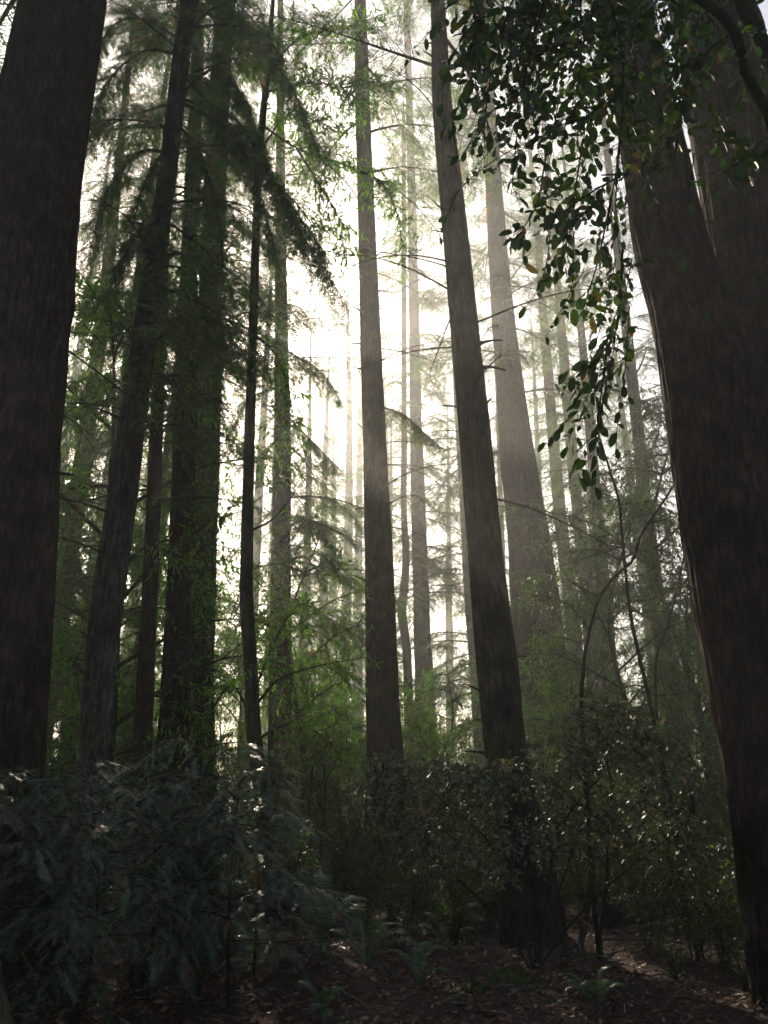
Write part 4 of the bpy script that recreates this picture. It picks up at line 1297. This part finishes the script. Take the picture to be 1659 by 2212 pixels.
place_bush(1530, 10.2, 0.8, 0, 'brownish green shrub between the right saplings and the twin giant', 'shrubs near the twin giant')
place_bush(1470, 10.6, 0.85, 0, 'leafy shrub at the foot of the bending sapling stem', 'shrubs near the twin giant')
place_bush(1385, 11.0, 0.8, 2, 'low shrub between the feet of the two crossing saplings', 'shrubs near the twin giant')
place_bush(1610, 9.4, 0.7, 0, 'small shrub in front of the right giant at the frame edge', 'shrubs near the twin giant')
place_bush(1590, 11.0, 0.75, 2, 'low shrub at the foot of the twin giant', 'shrubs near the twin giant')
place_bush(860, 10.8, 0.85, 2, 'small leafed shrub below the left end of the arching tanoak', 'shrubs below the arching tanoak')
place_bush(980, 11.2, 0.8, 0, 'dim shrub behind the arching tanoak stem', 'shrubs below the arching tanoak')
for px, Y, sc, k in [(60, 7.4, 0.42, 2), (190, 7.9, 0.45, 2), (330, 8.2, 0.5, 2), (450, 8.4, 0.45, 2), (-20, 8.3, 0.6, 2), (1560, 9.3, 0.4, 2), (1420, 9.8, 0.4, 2), (640, 13, 0.9, 0), (720, 12.6, 0.85, 2), (750, 14.5, 1.0, 1), (560, 14, 1.0, 0), (1000, 14, 1.0, 1), (1060, 15, 1.0, 0), (1250, 13.5, 0.9, 1), (1360, 13, 0.9, 0), (1420, 14, 0.9, 2), (1500, 14, 1.1, 1), (1580, 15, 1.1, 1),
                     (900, 15.5, 1.1, 1), (820, 21, 1.3, 1), (680, 17, 1.3, 1), (450, 14, 1.1, 1), (330, 13, 1.0, 1), (240, 14, 1.2, 1), (120, 12, 1.0, 0), (1180, 17, 1.3, 1), (1320, 18, 1.3, 1), (1600, 19, 1.5, 1), (960, 19, 1.2, 0), (60, 16, 1.4, 1), (520, 18, 1.3, 1), (1120, 20, 1.4, 0), (1450, 20, 1.3, 1), (760, 18, 1.2, 0),
                     (660, 12.2, 0.7, 2), (790, 13.2, 0.8, 0), (850, 14.2, 0.9, 0), (930, 13, 0.8, 2), (1050, 13, 0.75, 0), (1200, 14.5, 0.9, 0), (1290, 14.5, 1.0, 1), (1400, 15, 1.0, 1), (1460, 13.2, 0.8, 0), (1620, 13, 0.9, 1), (700, 15, 1.0, 0), (610, 16, 1.2, 1), (400, 16.5, 1.2, 1), (180, 16, 1.2, 1), (0, 13, 1.1, 1), (1010, 16.5, 1.1, 1), (1550, 17, 1.3, 1), (1240, 19, 1.3, 1), (1380, 21, 1.4, 1), (860, 23, 1.4, 1), (580, 22, 1.4, 1), (300, 18, 1.3, 1), (100, 20, 1.5, 1), (1040, 23, 1.5, 1), (1500, 23, 1.5, 1)]:
    place_bush(px, Y, sc, k, 'dim leafy understorey shrub among the trunks', 'understorey shrubs among the trunks')

BAY = []
for i, (h, r, c0) in enumerate([(6.0, 1.9, 0.18), (7.5, 2.3, 0.2), (5.0, 1.8, 0.12)]):
    tm, wm, lm = bay_geo(h, r, c0, 20, 200 + i, lsize=0.12, sub=5, ntw=18, step=0.04)
    BAY.append((tm.mesh('trunk', M['dark_bark'], True), wm.mesh('limbs', M['dark_bark']), lm.mesh('bay_leaves', M['bay_leaf']), lm.mesh('bay_leaves_dark', M['shrub_leaf'])))


def place_bay(px, Y, sc, k, label, group=None, dark=False):
    x = P(px, 1750, Y)[0]
    t = thing('bay_tree', label, 'tree', (x, Y, gz(x, Y)), group)
    t.rotation_euler = (0, 0, rg.uniform(0, 6.28))
    t.scale = (sc, sc, sc)
    obj('trunk', BAY[k][0], t)
    obj('limb', BAY[k][1], t)
    obj('foliage', BAY[k][3 if dark else 2], t, kind='stuff')


place_bay(965, 24, 0.92, 0, 'sunlit green bay between the hazy trunk and the slanting fir')
place_bay(700, 24, 0.95, 0, 'leafy green bay left of the middle trunk')
place_bay(1165, 21, 0.8, 2, 'bright green young bay right of the slanting fir')
place_bay(660, 30, 0.95, 1, 'pale sunlit bay below the bright gap left of the middle trunk')
place_bay(500, 23, 0.9, 1, 'green bay between the paired trunks and the grey trunk')
place_bay(180, 19, 1.05, 1, 'yellowish green bay between the left giant and the leaning trunk')
place_bay(1560, 22, 0.9, 1, 'grey green bay beside the twin giant')
place_bay(1360, 24, 0.8, 0, 'bay behind the right saplings', dark=True)
place_bay(1400, 17, 1.0, 1, 'tall fine leafed bay between the bending stem and the twin giant', dark=True)
place_bay(1290, 21, 0.85, 1, 'tall fine leafed bay behind the crooked sapling')
place_bay(230, 16, 1.7, 1, 'tall olive green bay between the left giant and the leaning trunk')
place_bay(130, 21, 1.9, 0, 'tall bay behind the right flank of the left giant')
place_bay(655, 19, 1.05, 1, 'tall bay between the grey trunk and the middle trunk')
place_bay(1540, 20, 1.5, 1, 'tall bay behind the left flank of the twin giant', dark=True)
place_bay(800, 26, 0.9, 0, 'green bay at the left foot of the hazy trunks')
place_bay(745, 22, 0.85, 2, 'young bay just left of the middle trunk')
place_bay(885, 28, 0.95, 0, 'green bay just right of the middle trunk')
place_bay(930, 21, 0.72, 2, 'low bright bay between the middle trunk and the fir')
place_bay(1240, 19, 0.85, 2, 'green bay behind the foot of the crooked sapling')
place_bay(270, 22, 0.9, 0, 'bay behind the leaning trunk', dark=True)
for px, Y, sc, k in [(60, 27, 1.0, 1), (330, 29, 1.0, 0), (420, 33, 1.1, 1), (580, 34, 1.0, 0), (790, 36, 0.9, 2), (870, 40, 1.0, 0), (1010, 42, 0.85, 2), (1110, 34, 1.0, 0), (1240, 30, 0.95, 0), (1310, 38, 1.0, 2), (1420, 34, 1.0, 0), (1500, 30, 1.1, 0), (1640, 30, 1.2, 1), (-60, 30, 1.3, 1), (220, 38, 1.2, 1),
                     (480, 45, 1.2, 1), (720, 50, 1.1, 2), (930, 52, 1.1, 2), (1180, 48, 1.1, 2), (1380, 50, 1.2, 1), (1580, 46, 1.3, 1), (100, 48, 1.4, 1), (300, 55, 1.4, 1), (620, 60, 1.4, 0), (820, 62, 1.3, 2), (1060, 60, 1.3, 2), (1280, 62, 1.4, 0), (1500, 62, 1.5, 0)]:
    place_bay(px, Y, sc, k, 'hazy bay tree in the understorey of the background wood', 'understorey trees of the background wood')

# ------------------------------------------------------------------ background redwoods
rgc = np.random.RandomState(44)
LOWB = []
for i in range(5):
    wm, lm = MB(), MB()
    bough_geo(wm, lm, std_axis(3.0, rgc.uniform(0.0, 0.2), rgc.uniform(0.3, 0.55), rgc), 0.03, rgc, 20, 1.1, 8.5, SPRAY_MID, 0.45, sc=(0.9, 1.7))
    v, t_, q_ = lm.arrays()
    LOWB.append((v, t_))
CON = []
for i, (H, c0, nb) in enumerate([(42, 8, 135), (38, 5, 135), (46, 11, 135)]):
    rr = np.random.RandomState(300 + i)
    mb, wm = MB(), MB()
    for k in range(nb):
        s = (k + rr.uniform()) / nb
        z = c0 + (H - c0) * s
        sc = (1.15 * (1 - s) ** 0.7 + 0.25) * rr.uniform(0.6, 1.2)
        a = rr.uniform(0, 2 * math.pi)
        v, t_ = LOWB[rr.randint(5)]
        c, s_ = math.cos(a), math.sin(a)
        vv = v * sc
        mb.add(np.stack([vv[:, 0] * c - vv[:, 1] * s_, vv[:, 0] * s_ + vv[:, 1] * c, vv[:, 2] + z], -1), t_)
        tube(wm, np.array([(0, 0, z), (c * 1.5 * sc, s_ * 1.5 * sc, z), (c * 2.6 * sc, s_ * 2.6 * sc, z - 0.6 * sc)]), [0.035, 0.02, 0.006], 4)
    zz = np.linspace(-0.5, H, 70)
    ax = np.stack([0.25 * np.sin(zz * 0.1 + i), 0.2 * np.cos(zz * 0.12), zz], -1)
    CON.append((trunk_mesh(ax, 0.45 * (1 - zz.clip(0) / H) ** 0.8 + 0.02, M['redwood_bark'], 28, 60 + i, 0.06, 3, 0.35, 0.0), wm.mesh('branches', M['twig']), mb.mesh('crown', M['redwood_leaf'])))


def place_con(px, Y, sc, k, label='hazy redwood far back in the wood', group='background redwoods in the haze'):
    x = P(px, 1750, Y)[0]
    t = thing('redwood_tree', label, 'tree', (x, Y, gz(x, Y)), group)
    t.rotation_euler = (0, 0, rg.uniform(0, 6.28))
    t.scale = (sc, sc, sc)
    obj('trunk', CON[k][0], t)
    obj('branches', CON[k][1], t, kind='stuff')
    obj('crown', CON[k][2], t, kind='stuff')


for px, Y, sc, k in [(180, 18, 0.62, 1), (60, 21, 0.7, 0), (290, 25, 0.72, 1), (150, 33, 0.9, 1), (30, 40, 1.0, 0), (240, 46, 0.95, 2), (520, 36, 0.72, 2), (640, 40, 0.72, 1), (400, 52, 0.95, 0), (560, 56, 0.9, 1),
                     (734, 50, 0.95, 0), (690, 47, 0.82, 1), (768, 60, 1.0, 2), (830, 66, 0.95, 2), (1110, 46, 0.75, 1), (715, 64, 0.8, 1), (1060, 56, 0.9, 1), (1215, 54, 0.9, 0), (1345, 30, 0.7, 2), (1440, 46, 0.85, 0), (1560, 25, 0.7, 1), (1650, 44, 0.9, 0), (985, 70, 1.0, 1), (700, 72, 0.85, 2), (840, 52, 0.75, 1),
                     (1800, 30, 0.85, 1), (1960, 38, 0.9, 0), (1730, 40, 0.9, 2), (-60, 44, 1.0, 1), (1330, 68, 0.9, 1)]:
    place_con(px, Y, sc, k)

# unseen redwoods added behind and beside the camera to shade the foreground
rr = np.random.RandomState(77)
BIGB = []
for i in range(4):
    wm, lm = MB(), MB()
    bough_geo(wm, lm, std_axis(3.6, rr.uniform(0.0, 0.2), rr.uniform(0.3, 0.5), rr), 0.03, rr, 14, 1.4, 3.2, SPRAY_BIG, 0.4)
    BIGB.append(lm.arrays()[:2])
mb = MB()
for cx, cyy, H in [(-11, 2, 30), (-13, 12, 32), (11, 0, 30), (12, 11, 34), (-14, -5, 34), (-20, 5, 36), (20, 4, 36), (-18, 18, 34), (18, 18, 34), (-16, -14, 36), (17, -16, 36), (-26, -8, 36), (26, -8, 36), (-25, 13, 36), (25, 13, 36), ]:
    z = np.linspace(gz(cx, cyy) - 0.3, H, 30)
    tube(mb, np.stack([np.full(30, cx), np.full(30, cyy), z], -1), 0.5 * (1 - z.clip(0) / H) ** 0.8 + 0.03, 14)
    for k in range(130):
        s = (k + rr.uniform()) / 130
        zz = 9 + (H - 9) * s
        sc = (1.5 * (1 - s) ** 0.6 + 0.3) * rr.uniform(0.7, 1.2)
        a = rr.uniform(0, 6.28)
        v, t_ = BIGB[rr.randint(4)]
        c, s_ = math.cos(a), math.sin(a)
        vv = v * sc
        ex, ey = cx + c * 2.2 * sc, cyy + s_ * 2.2 * sc
        q = np.array([ex, ey, zz]) - CAM
        fw = q[1] * math.cos(PITCH) + q[2] * math.sin(PITCH)
        up = -q[1] * math.sin(PITCH) + q[2] * math.cos(PITCH)
        mg = 1.5 + 2.6 * sc
        if fw > -mg and abs(q[0]) < max(fw, 0) * CX / F + mg and abs(up) < max(fw, 0) * CY / F + mg:
            continue            # coarse boughs only where the photo does not look
        mb.add(np.stack([vv[:, 0] * c - vv[:, 1] * s_ + cx, vv[:, 0] * s_ + vv[:, 1] * c + cyy, vv[:, 2] + zz], -1), t_)
o = obj('unseen_shade_wood', mb.mesh('unseen_shade_wood', M['redwood_leaf']), kind='stuff')
o['label'] = 'unseen redwoods added beside and behind the camera for shade'
o['category'] = 'wood'

# ------------------------------------------------------------------ haze
HAZE = 0.0048
bm = MB()
x0, x1, y0, y1, z0, z1 = -185, 185, -185, 185, -2.2, 53
bm.add([(x0, y0, z0), (x1, y0, z0), (x1, y1, z0), (x0, y1, z0), (x0, y0, z1), (x1, y0, z1), (x1, y1, z1), (x0, y1, z1)], None,
       [(0, 3, 2, 1), (4, 5, 6, 7), (0, 1, 5, 4), (1, 2, 6, 5), (2, 3, 7, 6), (3, 0, 4, 7)])
m, nt, out = new_mat('haze')
pv = nt.nodes.new('ShaderNodeVolumePrincipled')
pv.inputs['Color'].default_value = (0.9, 0.91, 0.93, 1)
pv.inputs['Density'].default_value = HAZE
pv.inputs['Anisotropy'].default_value = 0.72
nt.links.new(pv.outputs[0], out.inputs['Volume'])
obj('haze', bm.mesh('haze', m), kind='stuff')
